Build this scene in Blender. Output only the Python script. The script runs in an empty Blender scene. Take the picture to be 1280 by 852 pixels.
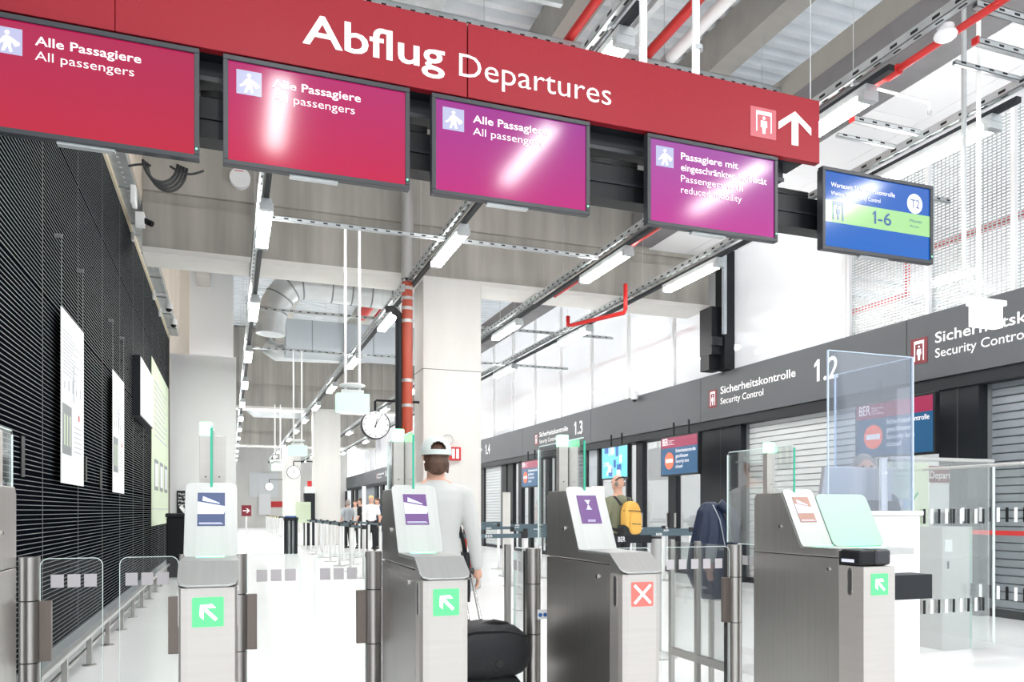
import bpy, bmesh, math, random
from mathutils import Vector, Matrix
random.seed(7)
PI = math.pi
S = bpy.context.scene
COL = S.collection

# ------------------------------------------------------------------ camera, world, exposure
FPX, CU, HV, EYE, YAW = 975.0, 640.0, 638.0, 1.30, math.radians(19.9)
cam = bpy.data.cameras.new('camera')
cam.sensor_width = 36.0; cam.lens = 36.0 * FPX / 1280.0
cam.shift_y = (HV - 426.0) / 1280.0
cam.clip_start = .05; cam.clip_end = 300
camo = bpy.data.objects.new('camera', cam); COL.objects.link(camo)
camo.location = (0, 0, EYE); camo.rotation_euler = (PI/2, 0, -YAW)
S.camera = camo
W = bpy.data.worlds.new('world'); S.world = W; W.use_nodes = True
bgn = W.node_tree.nodes['Background']
bgn.inputs[0].default_value = (.93, .97, 1.0, 1); bgn.inputs[1].default_value = 1.05
S.view_settings.view_transform = 'Standard'; S.view_settings.look = 'None'
S.view_settings.gamma = 1; S.view_settings.exposure = 0.62
LAMP = 42.0          # emission of the tube diffusers

# ------------------------------------------------------------------ materials
def mat(name, col, rough=.5, metal=0.0, emit=None, es=1.0, bump=None, noise=None, coat=0, trans=None, spec=None):
    m = bpy.data.materials.new(name); m.use_nodes = True
    nt = m.node_tree; b = nt.nodes['Principled BSDF']
    b.inputs['Base Color'].default_value = (*col, 1); b.inputs['Roughness'].default_value = rough
    b.inputs['Metallic'].default_value = metal
    if spec is not None: b.inputs['Specular IOR Level'].default_value = spec
    if coat: b.inputs['Coat Weight'].default_value = coat; b.inputs['Coat Roughness'].default_value = .03
    if emit: b.inputs['Emission Color'].default_value = (*emit, 1); b.inputs['Emission Strength'].default_value = es
    if noise or bump:
        tc = nt.nodes.new('ShaderNodeTexCoord'); mp = nt.nodes.new('ShaderNodeMapping')
        nt.links.new(tc.outputs['Object'], mp.inputs[0])
        n = nt.nodes.new('ShaderNodeTexNoise'); nt.links.new(mp.outputs[0], n.inputs[0])
        sc = (noise or bump)
        mp.inputs['Scale'].default_value = sc[0]; n.inputs['Scale'].default_value = 1; n.inputs['Detail'].default_value = 5
        if noise:
            r = nt.nodes.new('ShaderNodeMapRange'); nt.links.new(n.outputs[0], r.inputs[0])
            r.inputs[1].default_value = .3; r.inputs[2].default_value = .7
            r.inputs[3].default_value = 1-noise[1]; r.inputs[4].default_value = 1+noise[1]
            mx = nt.nodes.new('ShaderNodeVectorMath'); mx.operation = 'SCALE'
            mx.inputs[0].default_value = col; nt.links.new(r.outputs[0], mx.inputs['Scale'])
            nt.links.new(mx.outputs[0], b.inputs['Base Color'])
        if bump:
            bp = nt.nodes.new('ShaderNodeBump'); bp.inputs['Strength'].default_value = bump[1]
            bp.inputs['Distance'].default_value = .01
            nt.links.new(n.outputs[0], bp.inputs['Height']); nt.links.new(bp.outputs[0], b.inputs['Normal'])
    return m
def glassmat(name, tint, haze=.06, refl=.9, hazecol=(1,1,1)):
    m = bpy.data.materials.new(name); m.use_nodes = True; nt = m.node_tree; nt.nodes.clear()
    o = nt.nodes.new('ShaderNodeOutputMaterial'); t = nt.nodes.new('ShaderNodeBsdfTransparent'); t.inputs[0].default_value = (*tint, 1)
    g = nt.nodes.new('ShaderNodeBsdfGlossy'); g.inputs['Roughness'].default_value = .02
    d = nt.nodes.new('ShaderNodeBsdfTranslucent'); d.inputs[0].default_value = (*hazecol, 1)
    d2 = nt.nodes.new('ShaderNodeBsdfDiffuse'); d2.inputs[0].default_value = (*hazecol, 1)
    f = nt.nodes.new('ShaderNodeFresnel'); f.inputs[0].default_value = 1.45
    m1 = nt.nodes.new('ShaderNodeMixShader'); m2 = nt.nodes.new('ShaderNodeMixShader'); m3 = nt.nodes.new('ShaderNodeMixShader')
    k = nt.nodes.new('ShaderNodeMath'); k.operation = 'MULTIPLY'; k.inputs[1].default_value = refl
    nt.links.new(f.outputs[0], k.inputs[0]); nt.links.new(k.outputs[0], m1.inputs[0])
    nt.links.new(t.outputs[0], m1.inputs[1]); nt.links.new(g.outputs[0], m1.inputs[2])
    m3.inputs[0].default_value = .5; nt.links.new(d.outputs[0], m3.inputs[1]); nt.links.new(d2.outputs[0], m3.inputs[2])
    m2.inputs[0].default_value = haze; nt.links.new(m1.outputs[0], m2.inputs[1]); nt.links.new(m3.outputs[0], m2.inputs[2])
    nt.links.new(m2.outputs[0], o.inputs[0]); return m
M = {}
M['floor'] = mat('pale_floor', (.90,.905,.91), .24, noise=((.7,.7,.7), .03), spec=.4)
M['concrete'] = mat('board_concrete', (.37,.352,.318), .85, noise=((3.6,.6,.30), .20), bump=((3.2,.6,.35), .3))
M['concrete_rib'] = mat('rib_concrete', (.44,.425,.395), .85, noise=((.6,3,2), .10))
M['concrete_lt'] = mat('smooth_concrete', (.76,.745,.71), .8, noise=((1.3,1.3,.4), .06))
M['beige'] = mat('beige_plaster', (.70,.62,.53), .8, noise=((1,1,.2), .06))
M['white'] = mat('white_paint', (.85,.85,.86), .45)
M['offwhite'] = mat('offwhite', (.76,.78,.79), .5)
M['deck'] = mat('galvanised_deck', (.80,.84,.87), .5, .0, noise=((2,2,2), .06))
M['dkbeam'] = mat('dark_grey_beam', (.20,.193,.20), .8, noise=((4,4,4), .07))
M['black_wall'] = mat('black_wall', (.003,.004,.006), .6, spec=.0)
M['rib'] = mat('rib_metal', (.20,.215,.22), .5, spec=.2)
M['black'] = mat('black_plastic', (.006,.007,.009), .45, spec=.3)
M['black2'] = mat('charcoal_metal', (.013,.016,.02), .5, spec=.3)
M['bezel'] = mat('bezel', (.028,.031,.037), .4)
M['red_sign'] = mat('red_panel', (.29,.014,.024), .45, noise=((30,30,30), .03), spec=.25)
M['red_lt'] = mat('pink_pictogram_ground', (.50,.11,.13), .5)
M['dkred'] = mat('dark_red', (.20,.012,.022), .5)
M['fascia'] = mat('fascia_grey', (.085,.092,.10), .55, noise=((1,1,1), .04))
M['letter'] = mat('white_lettering', (.95,.95,.95), .5, emit=(1,1,1), es=.08)
M['red_pipe'] = mat('red_pipe', (.60,.02,.018), .4)
M['rust_pipe'] = mat('oxide_red_pipe', (.45,.07,.035), .4)
M['galv'] = mat('galvanised_steel', (.55,.58,.59), .4, .65, noise=((6,6,6), .1))
M['galv_dk'] = mat('dark_galvanised', (.23,.25,.26), .5, .3)
M['wpipe'] = mat('white_tube', (.86,.86,.86), .35)
M['steel'] = mat('brushed_steel', (.46,.44,.42), .3, .92, noise=((60,60,2), .05), bump=((90,90,1.5), .05))
M['steel_lt'] = mat('satin_steel', (.52,.52,.51), .42, .55, noise=((50,4,4), .03))
M['plate'] = mat('screen_plate_steel', (.40,.41,.40), .42, .8, noise=((50,4,4), .04))
M['steel_front'] = mat('front_steel', (.56,.53,.50), .36, .7, noise=((3,3,60), .03))
M['chrome'] = mat('polished_steel', (.72,.70,.68), .16, 1.0)
M['flap'] = mat('bronze_flap', (.22,.185,.165), .4, .7)
M['seam'] = mat('seam_dark', (.04,.04,.04), .6)
M['yellow'] = mat('edge_strip', (.70,.62,.47), .6)
M['glass'] = glassmat('clear_glass', (.97,.985,.98), .008, .38)
M['glass_edge'] = mat('glass_edge', (.75,.85,.83), .3, emit=(.7,.85,.8), es=.1)
M['green_edge'] = mat('green_glass_edge', (.02,.38,.24), .15, coat=.5)
M['plexi'] = glassmat('plexiglass', (.90,.925,.965), .010, .35, hazecol=(.7,.8,.95))
M['plexi_edge'] = mat('plexi_edge', (.55,.66,.80), .3)
M['clere'] = glassmat('clerestory_glass', (.97,.98,1.0), .42, .5)  # strong white haze mixed in, standing for reflections that wash out the view
M['frost'] = mat('frosted_square', (.58,.55,.57), .8)
M['sidegreen'] = mat('pale_glass_plate', (.36,.50,.43), .35)
M['lamp'] = mat('lamp_diffuser', (1,1,1), .5, emit=(1,.985,.96), es=LAMP)
M['green_lamp'] = mat('green_lamp', (.1,.5,.25), .4, emit=(.28,1,.50), es=2.2)
M['green_led'] = mat('green_led_window', (.3,1,.6), .4, emit=(.08,1,.32), es=4.2)
M['green_sign'] = mat('green_light_tile', (.05,.3,.1), .4, emit=(.10,.62,.24), es=.75)
M['glow_white'] = mat('glowing_arrow', (1,1,1), .5, emit=(.86,1,.9), es=.9)
M['red_tile'] = mat('red_light_tile', (.35,.06,.05), .4, emit=(1,.22,.19), es=.5)
M['glow_x'] = mat('glowing_cross', (.5,.4,.4), .5, emit=(1,.95,.93), es=.9)
M['scr_blue'] = mat('small_screen_blue', (.03,.04,.07), .2, emit=(.035,.05,.13), es=.9)
M['scr_violet'] = mat('small_screen_violet', (.06,.03,.08), .2, emit=(.10,.045,.16), es=.9)
M['scr_white'] = mat('small_screen_white', (.3,.3,.35), .3, emit=(.70,.74,.95), es=.5)
M['scr_lav'] = mat('small_screen_lavender', (.5,.55,.8), .3, emit=(.42,.47,.78), es=.3)
M['scr_tan'] = mat('small_screen_tan', (.25,.13,.1), .3, emit=(.30,.16,.12), es=.45)
M['exitbox'] = mat('exit_sign_box', (.4,.5,.45), .4, emit=(.62,.95,.78), es=.48)
M['clockface'] = mat('clock_face', (.93,.93,.94), .5, emit=(1,1,1), es=.15)
M['poster_white'] = mat('poster_white', (.86,.87,.88), .5)
M['poster_green'] = mat('poster_green', (.64,.73,.54), .6, noise=((1,1,1), .03))
M['shutter'] = mat('shutter_slat', (.60,.63,.64), .45, .2)
M['shutter_dk'] = mat('shutter_slat_grey', (.27,.30,.33), .45, .2)
M['belt'] = mat('belt_slate', (.10,.15,.18), .7)
M['belt_y'] = mat('belt_yellow', (.75,.62,.25), .7)
M['duct'] = mat('spiral_duct', (.66,.69,.70), .38, .45, noise=((3,3,3), .08))
M['pgrey'] = mat('cool_grey_panel', (.42,.46,.50), .5)
M['bag'] = mat('black_nylon', (.02,.021,.024), .65, bump=((120,120,120), .3))
M['navy'] = mat('navy_cloth', (.012,.022,.055), .55, bump=((200,200,200), .2))
M['skin'] = mat('skin', (.70,.40,.29), .5)
M['hair'] = mat('brown_hair', (.085,.04,.022), .5, noise=((60,60,8), .35), bump=((60,60,8), .5))
M['greyhair'] = mat('grey_hair', (.30,.27,.25), .6, noise=((60,60,8), .2))
M['wshirt'] = mat('white_jersey', (.58,.585,.57), .85)
M['capw'] = mat('white_cap', (.66,.72,.69), .8)
M['dkcloth'] = mat('black_trousers', (.018,.019,.022), .8)
M['olive'] = mat('olive_shirt', (.22,.23,.15), .85)
M['yellowbag'] = mat('yellow_backpack', (.82,.47,.10), .7)
M['rubber'] = mat('rubber', (.03,.03,.03), .7)
M['ext_red'] = mat('extinguisher_red', (.75,.06,.03), .3, coat=.5)
M['blue'] = mat('blue_print', (.03,.14,.45), .5)
M['mono'] = mat('silver_plastic', (.46,.48,.52), .35, .3)
M['sky'] = mat('pale_blue_print', (.35,.62,.8), .5)

def screen(name, col, es=1.0, col2=None):
    m = mat(name, (.005,.005,.005), .12, emit=col, es=es*.66, spec=.30)
    if col2:
        nt = m.node_tree; b = nt.nodes['Principled BSDF']
        tc = nt.nodes.new('ShaderNodeTexCoord'); g = nt.nodes.new('ShaderNodeSeparateXYZ'); nt.links.new(tc.outputs['Generated'], g.inputs[0])
        mx = nt.nodes.new('ShaderNodeMix'); mx.data_type = 'RGBA'
        ad = nt.nodes.new('ShaderNodeMath'); ad.operation = 'MULTIPLY_ADD'; ad.inputs[1].default_value = .9; ad.inputs[2].default_value = .05
        nt.links.new(g.outputs[2], ad.inputs[0]); nt.links.new(ad.outputs[0], mx.inputs[0])
        mx.inputs[6].default_value = (*col, 1); mx.inputs[7].default_value = (*col2, 1)
        nt.links.new(mx.outputs[2], b.inputs['Emission Color'])
    return m

# ------------------------------------------------------------------ geometry helpers
def at(u, v=None, X=None, Y=None, z=None, d=None):
    t = (u - CU) / FPX; c, s = math.cos(YAW), math.sin(YAW)
    xd, yd = s + c*t, c - s*t
    if Y is not None: d = Y / yd
    elif X is not None: d = X / xd
    elif z is not None: d = (z - EYE) * FPX / (HV - v)
    return Vector((xd*d, yd*d, EYE + (HV - v)/FPX*d if v is not None else 0))

class MB:
    def __init__(s): s.v = []; s.f = []; s.m = []
    def add(s, vs, fs, mi=0):
        k = len(s.v); s.v += [tuple(p) for p in vs]; s.f += [tuple(i+k for i in f) for f in fs]; s.m += [mi]*len(fs); return s
    def box(s, x0, x1, y0, y1, z0, z1, mi=0):
        vs = [(x,y,z) for x in (x0,x1) for y in (y0,y1) for z in (z0,z1)]
        return s.add(vs, [(0,1,3,2),(4,6,7,5),(0,4,5,1),(2,3,7,6),(0,2,6,4),(1,5,7,3)], mi)
    def prism(s, pts, a, b, axis='x', mi=0):
        # pts polygon in the other two axes (order y,z | x,z | x,y)
        def P(p, k):
            return (k,p[0],p[1]) if axis == 'x' else ((p[0],k,p[1]) if axis == 'y' else (p[0],p[1],k))
        n = len(pts); vs = [P(p,a) for p in pts] + [P(p,b) for p in pts]
        fs = [tuple(range(n)), tuple(range(2*n-1, n-1, -1))] + [(i, i+n, (i+1)%n+n, (i+1)%n) for i in range(n)]
        return s.add(vs, fs, mi)
    def tube(s, p, q, r, r2=None, n=12, mi=0, caps=True):
        p, q = Vector(p), Vector(q); r2 = r if r2 is None else r2
        w = (q-p).normalized(); a = w.orthogonal().normalized(); b = w.cross(a)
        vs = []
        for c, rr in ((p,r),(q,r2)):
            for i in range(n):
                an = 2*PI*i/n; vs.append(c + a*math.cos(an)*rr + b*math.sin(an)*rr)
        fs = [(i, (i+1)%n, (i+1)%n+n, i+n) for i in range(n)]
        if caps: fs += [tuple(range(n-1,-1,-1)), tuple(range(n, 2*n))]
        return s.add(vs, fs, mi)
    def path(s, pts, r, n=8, mi=0):
        pts = [Vector(p) for p in pts]; rings = []
        a = None
        for i, p in enumerate(pts):
            w = (pts[min(i+1,len(pts)-1)] - pts[max(i-1,0)]).normalized()
            if a is None: a = w.orthogonal().normalized()
            a = (a - w*a.dot(w)).normalized(); b = w.cross(a)
            rings.append([p + a*math.cos(2*PI*k/n)*r + b*math.sin(2*PI*k/n)*r for k in range(n)])
        vs = [v for R in rings for v in R]; fs = []
        for i in range(len(pts)-1):
            fs += [(i*n+k, i*n+(k+1)%n, (i+1)*n+(k+1)%n, (i+1)*n+k) for k in range(n)]
        fs += [tuple(range(n-1,-1,-1)), tuple(range((len(pts)-1)*n, len(pts)*n))]
        return s.add(vs, fs, mi)
    def loft(s, secs, n=20, mi=0, mod=None):
        # secs: (center, rx, ry) rings in xy planes
        vs = []
        for si, (c, rx, ry) in enumerate(secs):
            for k in range(n):
                an = 2*PI*k/n; f = mod(si, an) if mod else 1
                vs.append((c[0]+math.cos(an)*rx*f, c[1]+math.sin(an)*ry*f, c[2]))
        fs = []
        for i in range(len(secs)-1):
            fs += [(i*n+k, i*n+(k+1)%n, (i+1)*n+(k+1)%n, (i+1)*n+k) for k in range(n)]
        fs += [tuple(range(n-1,-1,-1)), tuple(range((len(secs)-1)*n, len(secs)*n))]
        return s.add(vs, fs, mi)
    def ball(s, c, rx, ry=None, rz=None, n=14, m=9, mi=0, z0=-1.0, z1=1.0):
        ry = rx if ry is None else ry; rz = rx if rz is None else rz
        a0, a1 = math.asin(z0), math.asin(z1); secs = []
        for i in range(m):
            a = a0 + (a1-a0)*i/(m-1); k = max(math.cos(a), .02)
            secs.append(((c[0],c[1],c[2]+math.sin(a)*rz), rx*k, ry*k))
        return s.loft(secs, n, mi)
    def build(s, name, mats, parent=None, bevel=0, smooth=False, sub=0, segs=2):
        if not isinstance(mats, (list, tuple)): mats = [mats]
        org = Vector((0,0,0)); p = parent
        while p is not None: org += p.location; p = p.parent
        me = bpy.data.meshes.new(name)
        me.from_pydata([tuple(Vector(v)-org) for v in s.v], [], s.f)
        for m in mats: me.materials.append(M[m] if isinstance(m, str) else m)
        me.polygons.foreach_set('material_index', s.m)
        me.update()
        bm = bmesh.new(); bm.from_mesh(me); bmesh.ops.recalc_face_normals(bm, faces=bm.faces); bm.to_mesh(me); bm.free()
        o = bpy.data.objects.new(name, me); COL.objects.link(o); o.parent = parent
        if smooth:
            me.polygons.foreach_set('use_smooth', [True]*len(me.polygons))
            if smooth == 'auto':
                try: me.set_sharp_from_angle(angle=math.radians(40))
                except Exception: pass
        if bevel:
            b = o.modifiers.new('bevel', 'BEVEL'); b.width = bevel; b.segments = segs; b.limit_method = 'ANGLE'
        if sub:
            b = o.modifiers.new('sub', 'SUBSURF'); b.levels = sub; b.render_levels = sub
        return o
def box(name, m, parent, x0, x1, y0, y1, z0, z1, **k): return MB().box(x0,x1,y0,y1,z0,z1).build(name, m, parent, **k)
def thing(name, label, cat, loc=(0,0,0), group=None, kind=None):
    o = bpy.data.objects.new(name, None); COL.objects.link(o); o.location = loc; o.empty_display_size = .1
    return tag(o, label, cat, group, kind)
def tag(o, label=None, cat=None, group=None, kind=None):
    if label: o['label'] = label
    if cat: o['category'] = cat
    if group: o['group'] = group
    if kind: o['kind'] = kind
    return o
def copy_tree(o, parent=None):
    c = o.copy(); COL.objects.link(c); c.parent = parent
    for ch in list(o.children): copy_tree(ch, c)
    return c
TXT = {}
def text(name, s, m, parent, p0, ax, h, w=None, up=(0,0,1), bold=0.0, ext=.0015, cap=None):
    """lettering whose left baseline point is p0, reading along ax; h = height of the capitals, w = width"""
    key = (s, bold, ext)
    cu = bpy.data.curves.new('t', 'FONT'); cu.body = s; cu.size = 1; cu.offset = bold; cu.resolution_u = 3; cu.extrude = 0
    to = bpy.data.objects.new('t', cu); COL.objects.link(to)
    dg = bpy.context.evaluated_depsgraph_get(); me = bpy.data.meshes.new_from_object(to.evaluated_get(dg))
    bpy.data.objects.remove(to)
    xs = [v.co.x for v in me.vertices]
    sx = (w/(max(xs)-min(xs))) if w else h/.69
    sy = h/.69; x0 = min(xs); ax = Vector(ax).normalized(); up = Vector(up); nn = ax.cross(up)
    org = Vector((0,0,0)); p = parent
    while p is not None: org += p.location; p = p.parent
    for v in me.vertices:
        q = Vector(p0) + ax*(v.co.x-x0)*sx + up*v.co.y*sy - org
        v.co = q
    me.name = name; me.materials.clear(); me.materials.append(M[m] if isinstance(m, str) else m)
    o = bpy.data.objects.new(name, me); COL.objects.link(o); o.parent = parent
    return o
def plate(name, m, parent, pts2, origin, ax, up=(0,0,1), th=.002):
    """flat outline given in (along, up) metres on a board, a few mm thick"""
    ax = Vector(ax).normalized(); up = Vector(up).normalized(); nn = ax.cross(up); O = Vector(origin)
    n = len(pts2); vs = [O+ax*a+up*b for a,b in pts2] + [O+ax*a+up*b+nn*th for a,b in pts2]
    fs = [tuple(range(n)), tuple(range(2*n-1,n-1,-1))] + [(i,i+n,(i+1)%n+n,(i+1)%n) for i in range(n)]
    return MB().add(vs, fs).build(name, m, parent)
def circ(cx, cy, r, n=24, ry=None): return [(cx+math.cos(2*PI*i/n)*r, cy+math.sin(2*PI*i/n)*(ry or r)) for i in range(n)]
def rrect(x0, x1, y0, y1, r, n=5):
    out = []
    for cx, cy, a0 in ((x1-r,y1-r,0),(x0+r,y1-r,PI/2),(x0+r,y0+r,PI),(x1-r,y0+r,1.5*PI)):
        out += [(cx+math.cos(a0+PI/2*i/n)*r, cy+math.sin(a0+PI/2*i/n)*r) for i in range(n+1)]
    return out
AX, AY = Vector((1,0,0)), Vector((0,-1,0))   # reading directions: boards facing the camera, boards facing left
ARROW = [(-.06,-.5),(.06,-.5),(.06,.22),(.36,-.06),(.36,.14),(0,.5),(-.36,.14),(-.36,-.06),(-.06,.22)]

# ------------------------------------------------------------------ the setting
def struct(o, label=None, cat=None): o['kind'] = 'structure'; tag(o, label, cat); return o
struct(box('floor', 'floor', None, -8, 26, -6, 80, -.1, 0), 'glossy pale seamless hall floor', 'floor')

XW = -1.45
wl = struct(thing('wall_left', 'black ribbed acoustic wall of metal panels on the left', 'wall', (XW, 4, 0)))
box('backing', 'black', wl, XW-.12, XW-.03, 3.9, 21.55, 0, 5.64)
pan = None
for r in range(4):
    hp = 1.5 if r < 3 else 1.01
    if r == 3: pan = None
    for c in range(11):
        y0, z0 = 4.18 + c*1.6 - .03, r*1.5 + .12
        if pan is None:
            b = MB().box(XW-.03, XW, y0+.005, y0+1.595, z0+.005, z0+hp-.005)
            z = z0+.03
            while z < z0+hp-.02:
                b.box(XW, XW+.0025, y0+.005, y0+1.595, z, z+.0052, 1); z += .0372
            b.box(XW, XW+.003, y0+.004, y0+.009, z0, z0+hp, 1); b.box(XW, XW+.003, y0, y0+1.59, z0+hp-.008, z0+hp-.002, 1)
            pan = b.build('panel', ['black_wall', 'rib'], wl); base = (y0, z0)
        else:
            q = pan.copy(); COL.objects.link(q); q.location = (0, y0-base[0], z0-base[1])
box('skirting', 'galv_dk', wl, XW-.03, XW+.01, 3.9, 21.55, 0, .11)
box('edge_strip', 'yellow', wl, XW-.03, XW+.03, 3.9, 21.55, 5.64, 5.70)
for (yy, zz, hh) in ((6.6,1.55,.30),(9.3,1.62,.26),(10.3,1.55,.24),(17.0,1.5,.22)):
    box('air_slot', 'black', wl, XW+.008, XW+.016, yy, yy+.10, zz, zz+hh)
# galvanised cable tray on top of the wall
tr = thing('cable_tray', 'perforated galvanised cable tray along the top of the black wall', 'cable tray', (XW+.1, 4, 5.72))
b = MB().box(XW+.035, XW+.24, 3.9, 21.4, 5.705, 5.715); b.box(XW+.035, XW+.045, 3.9, 21.4, 5.715, 5.78); b.box(XW+.23, XW+.24, 3.9, 21.4, 5.715, 5.78)
b.build('tray', 'galv', tr)
b = MB()
for i in range(110): b.box(XW+.12, XW+.15, 4+i*.158, 4.03+i*.158, 5.702, 5.7055)
o = b.build('hole', 'offwhite', tr); o['kind'] = 'stuff'
b = MB()
for i in range(12): b.box(XW+.03, XW+.245, 4.5+i*1.45, 4.54+i*1.45, 5.69, 5.705)
o = b.build('bracket', 'galv_dk', tr); o['kind'] = 'stuff'

struct(box('wall_upper_left', 'beige', None, -1.55, XW+.25, 3.9, 21.55, 5.80, 8.6), 'beige plaster wall rising above the black wall', 'wall')
struct(box('wall_back_left', 'beige', None, -3.0, -1.0, 22.25, 22.5, 0, 8.6), 'beige wall beyond the end of the black wall', 'wall')
struct(box('wall_partition', 'white', None, -1.42, .16, 21.6, 22.2, 0, 5.3), 'white partition block at the end of the black wall', 'wall')
struct(box('trim_1', 'white', None, -1.25, .1, 23.2, 24.0, 0, 8.0), 'tall white pier rising behind the white partition', 'pier')
struct(box('trim_2', 'black2', None, -1.52, -1.44, 21.55, 21.62, 0, 6.2), 'black end post of the ribbed wall', 'post')

# concrete frames: cross beams and columns
for i, Y in enumerate((12.5, 30.2, 48.0)):
    fr = struct(thing('trim_%d' % (3+i), ['nearest concrete frame with beam and column crossing the hall', 'second concrete frame crossing the hall', 'third and farthest concrete frame crossing the hall'][i], 'concrete frame', (2.97, Y, 0)))
    xl = XW+.255 if i == 0 else -.4
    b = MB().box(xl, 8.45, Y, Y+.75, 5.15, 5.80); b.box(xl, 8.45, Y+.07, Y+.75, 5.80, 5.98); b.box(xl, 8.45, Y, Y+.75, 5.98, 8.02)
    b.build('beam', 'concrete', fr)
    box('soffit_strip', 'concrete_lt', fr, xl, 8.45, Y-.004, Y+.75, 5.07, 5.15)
    x = -2.8
    bb = MB()
    while x < 8.2: bb.box(x, x+.012, Y-.006, Y, 5.93, 8.0); x += 1.15
    bb.build('joint_line', 'seam', fr) if False else None
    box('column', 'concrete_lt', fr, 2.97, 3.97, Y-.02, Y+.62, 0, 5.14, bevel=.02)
    if i == 0:
        box('column_joint', 'seam', fr, 2.965, 3.975, Y-.023, Y+.62, 3.62, 3.628)
        # right-hand stretch of the beam beyond the glazing, paler colour standing for glass haze
    box('beam_extension', 'concrete_lt', fr, 8.8, 15, Y+.1, Y+.7, 4.9, 7.4)
# far end wall of the hall
struct(box('wall_end', 'concrete_lt', None, -3, 9, 64, 64.3, 0, 8.5), 'pale concrete wall closing the far end of the hall', 'wall')
box_far = struct(box('wall_far_left', 'offwhite', None, -.6, -.4, 24, 64, 0, 8.4), 'white side wall continuing behind the partition', 'wall')

# roof: corrugated deck and concrete webs
ZR = 8.05
def deck(x0, x1, y0, y1, z, per=.28, dep=.09, name='ceiling', m='deck'):
    b = MB(); y = y0; prof = []
    while y < y1:
        prof += [(y, z), (y+per*.36, z), (y+per*.5, z+dep), (y+per*.86, z+dep)]; y += per
    n = len(prof); vs = [(x0, p[0], p[1]) for p in prof] + [(x1, p[0], p[1]) for p in prof]
    vs += [(x0, p[0], z+.2) for p in prof] + [(x1, p[0], z+.2) for p in prof]
    fs = [(i, i+1, n+i+1, n+i) for i in range(n-1)] + [(2*n+i, 3*n+i, 3*n+i+1, 2*n+i+1) for i in range(n-1)]
    fs += [(i, 2*n+i, 2*n+i+1, i+1) for i in range(n-1)] + [(n+i, n+i+1, 3*n+i+1, 3*n+i) for i in range(n-1)]
    return b.add(vs, fs).build(name, m)
struct(deck(-3.0, 9.4, 2.0, 64, ZR), 'corrugated metal roof deck over the hall', 'roof')
k = 0
for x in (-.84, 1.56, 3.96, 6.36):
    for (y0, y1) in ((2.0, 12.5), (13.25, 30.2), (30.95, 48), (48.75, 64)):
        k += 1
        struct(box('trim_%d' % (10+k), 'concrete_rib', None, x, x+.34, y0, y1, 7.5, ZR), 'concrete roof rib running lengthwise, bay %s, line at %s' % (('nearest','second','third','last')[(k-1)%4], ('far left','left of centre','right of centre','right')[(k-1)//4]), 'roof rib')
# dark grey boxed beam and the pale acoustic ceiling right of it
db = struct(thing('trim_30', 'dark grey boxed beam running along the right of the roof', 'beam', (6.9, 2, 6.05)))
box('boxed_beam', 'dkbeam', db, 6.78, 7.16, 2.0, 12.4, 6.05, 6.62)
box('upper_beam', 'concrete', db, 6.80, 7.16, 2.0, 12.4, 6.62, 6.95)
for yy in (4.9, 8.3, 11.4): box('joint_line', 'seam', db, 6.776, 7.164, yy, yy+.012, 6.046, 6.62)
b2 = struct(thing('ceiling_right', 'pale smooth ceiling panels above the right side', 'ceiling', (7.2, 2, 6.05)))
for i in range(6):
    for j in range(2): box('panel', 'white', b2, 7.17+j*.78, 7.94+j*.78, 2.0+i*1.75, 3.745+i*1.75, 6.05, 6.12)
box('boxed_beam', 'dkbeam', struct(thing('trim_31', 'dark grey boxed beam continuing beyond the first concrete frame', 'beam', (6.9, 13.2, 6.05))), 6.78, 7.16, 13.25, 30.1, 6.05, 6.62)

# ------------------------------------------------------------------ right side: fascia, shutters, glazing
ORD = ['first','second','third','fourth','fifth','sixth','seventh','eighth']
XF, XD = 8.6, 8.85
def fy(u, X=XD): return at(u, X=X).y
fas = thing('fascia_band', 'long dark grey fascia band lettered for the security control lanes', 'fascia', (XF, 4, 3.0))
y = 3.2; i = 0
while y < 62:
    box('panel', 'fascia', fas, XF, XF+.28, y, min(y+4.9, 62)-.012, 3.02, 3.86); y += 4.9
box('top_rail', 'fascia', fas, XF+.02, XF+.4, 3.2, 62, 3.86, 3.88)
def one_pts(h): return [(a*h,b*h) for a,b in [(.0,.80),(.0,.66),(.17,.76),(.17,0),(.34,0),(.34,1.0),(.20,1.0)]]
def man_picto(par, O, ax, s, m, bg):
    """walk-through scanner frame with a standing figure, s = side of its square ground"""
    nn = ax.cross(Vector((0,0,1)))
    g = plate('pictogram', bg, par, [(0,0),(s*.78,0),(s*.78,s),(0,s)], O, ax, th=.003)
    O2 = Vector(O) + nn*.003
    frame = [(.16,.12),(.21,.12),(.21,.78),(.57,.78),(.57,.12),(.62,.12),(.62,.90),(.16,.90)]
    plate('scanner_frame', m, g, [(a*s,b*s) for a,b in frame], O2, ax)
    plate('figure_head', m, g, circ(.39*s,.67*s,.045*s,12), O2, ax)
    plate('figure_body', m, g, [(a*s,b*s) for a,b in [(.30,.58),(.48,.58),(.50,.38),(.45,.36),(.43,.14),(.35,.14),(.33,.36),(.28,.38)]], O2, ax)
def lane_sign(ys, num, full=True):
    xf = XF-.003
    zb1, zb2 = 3.47, 3.28
    man_picto(fas, (xf, ys, 3.245), AY, .34, 'letter', 'dkred')
    if full:
        text('lettering', 'Sicherheitskontrolle', 'letter', fas, (xf, ys-.38, zb1), AY, .135, 2.05, bold=.011)
        text('lettering', 'Security Control', 'letter', fas, (xf, ys-.38, zb2), AY, .115, 1.24, bold=.004)
    if num:
        n1 = plate('lane_number', 'letter', fas, one_pts(.34), (xf, ys-2.86, 3.31), AY)
        text('lane_number', num[1:], 'letter', fas, (xf, ys-3.06, 3.31), AY, .33, .31, bold=.012)
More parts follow.
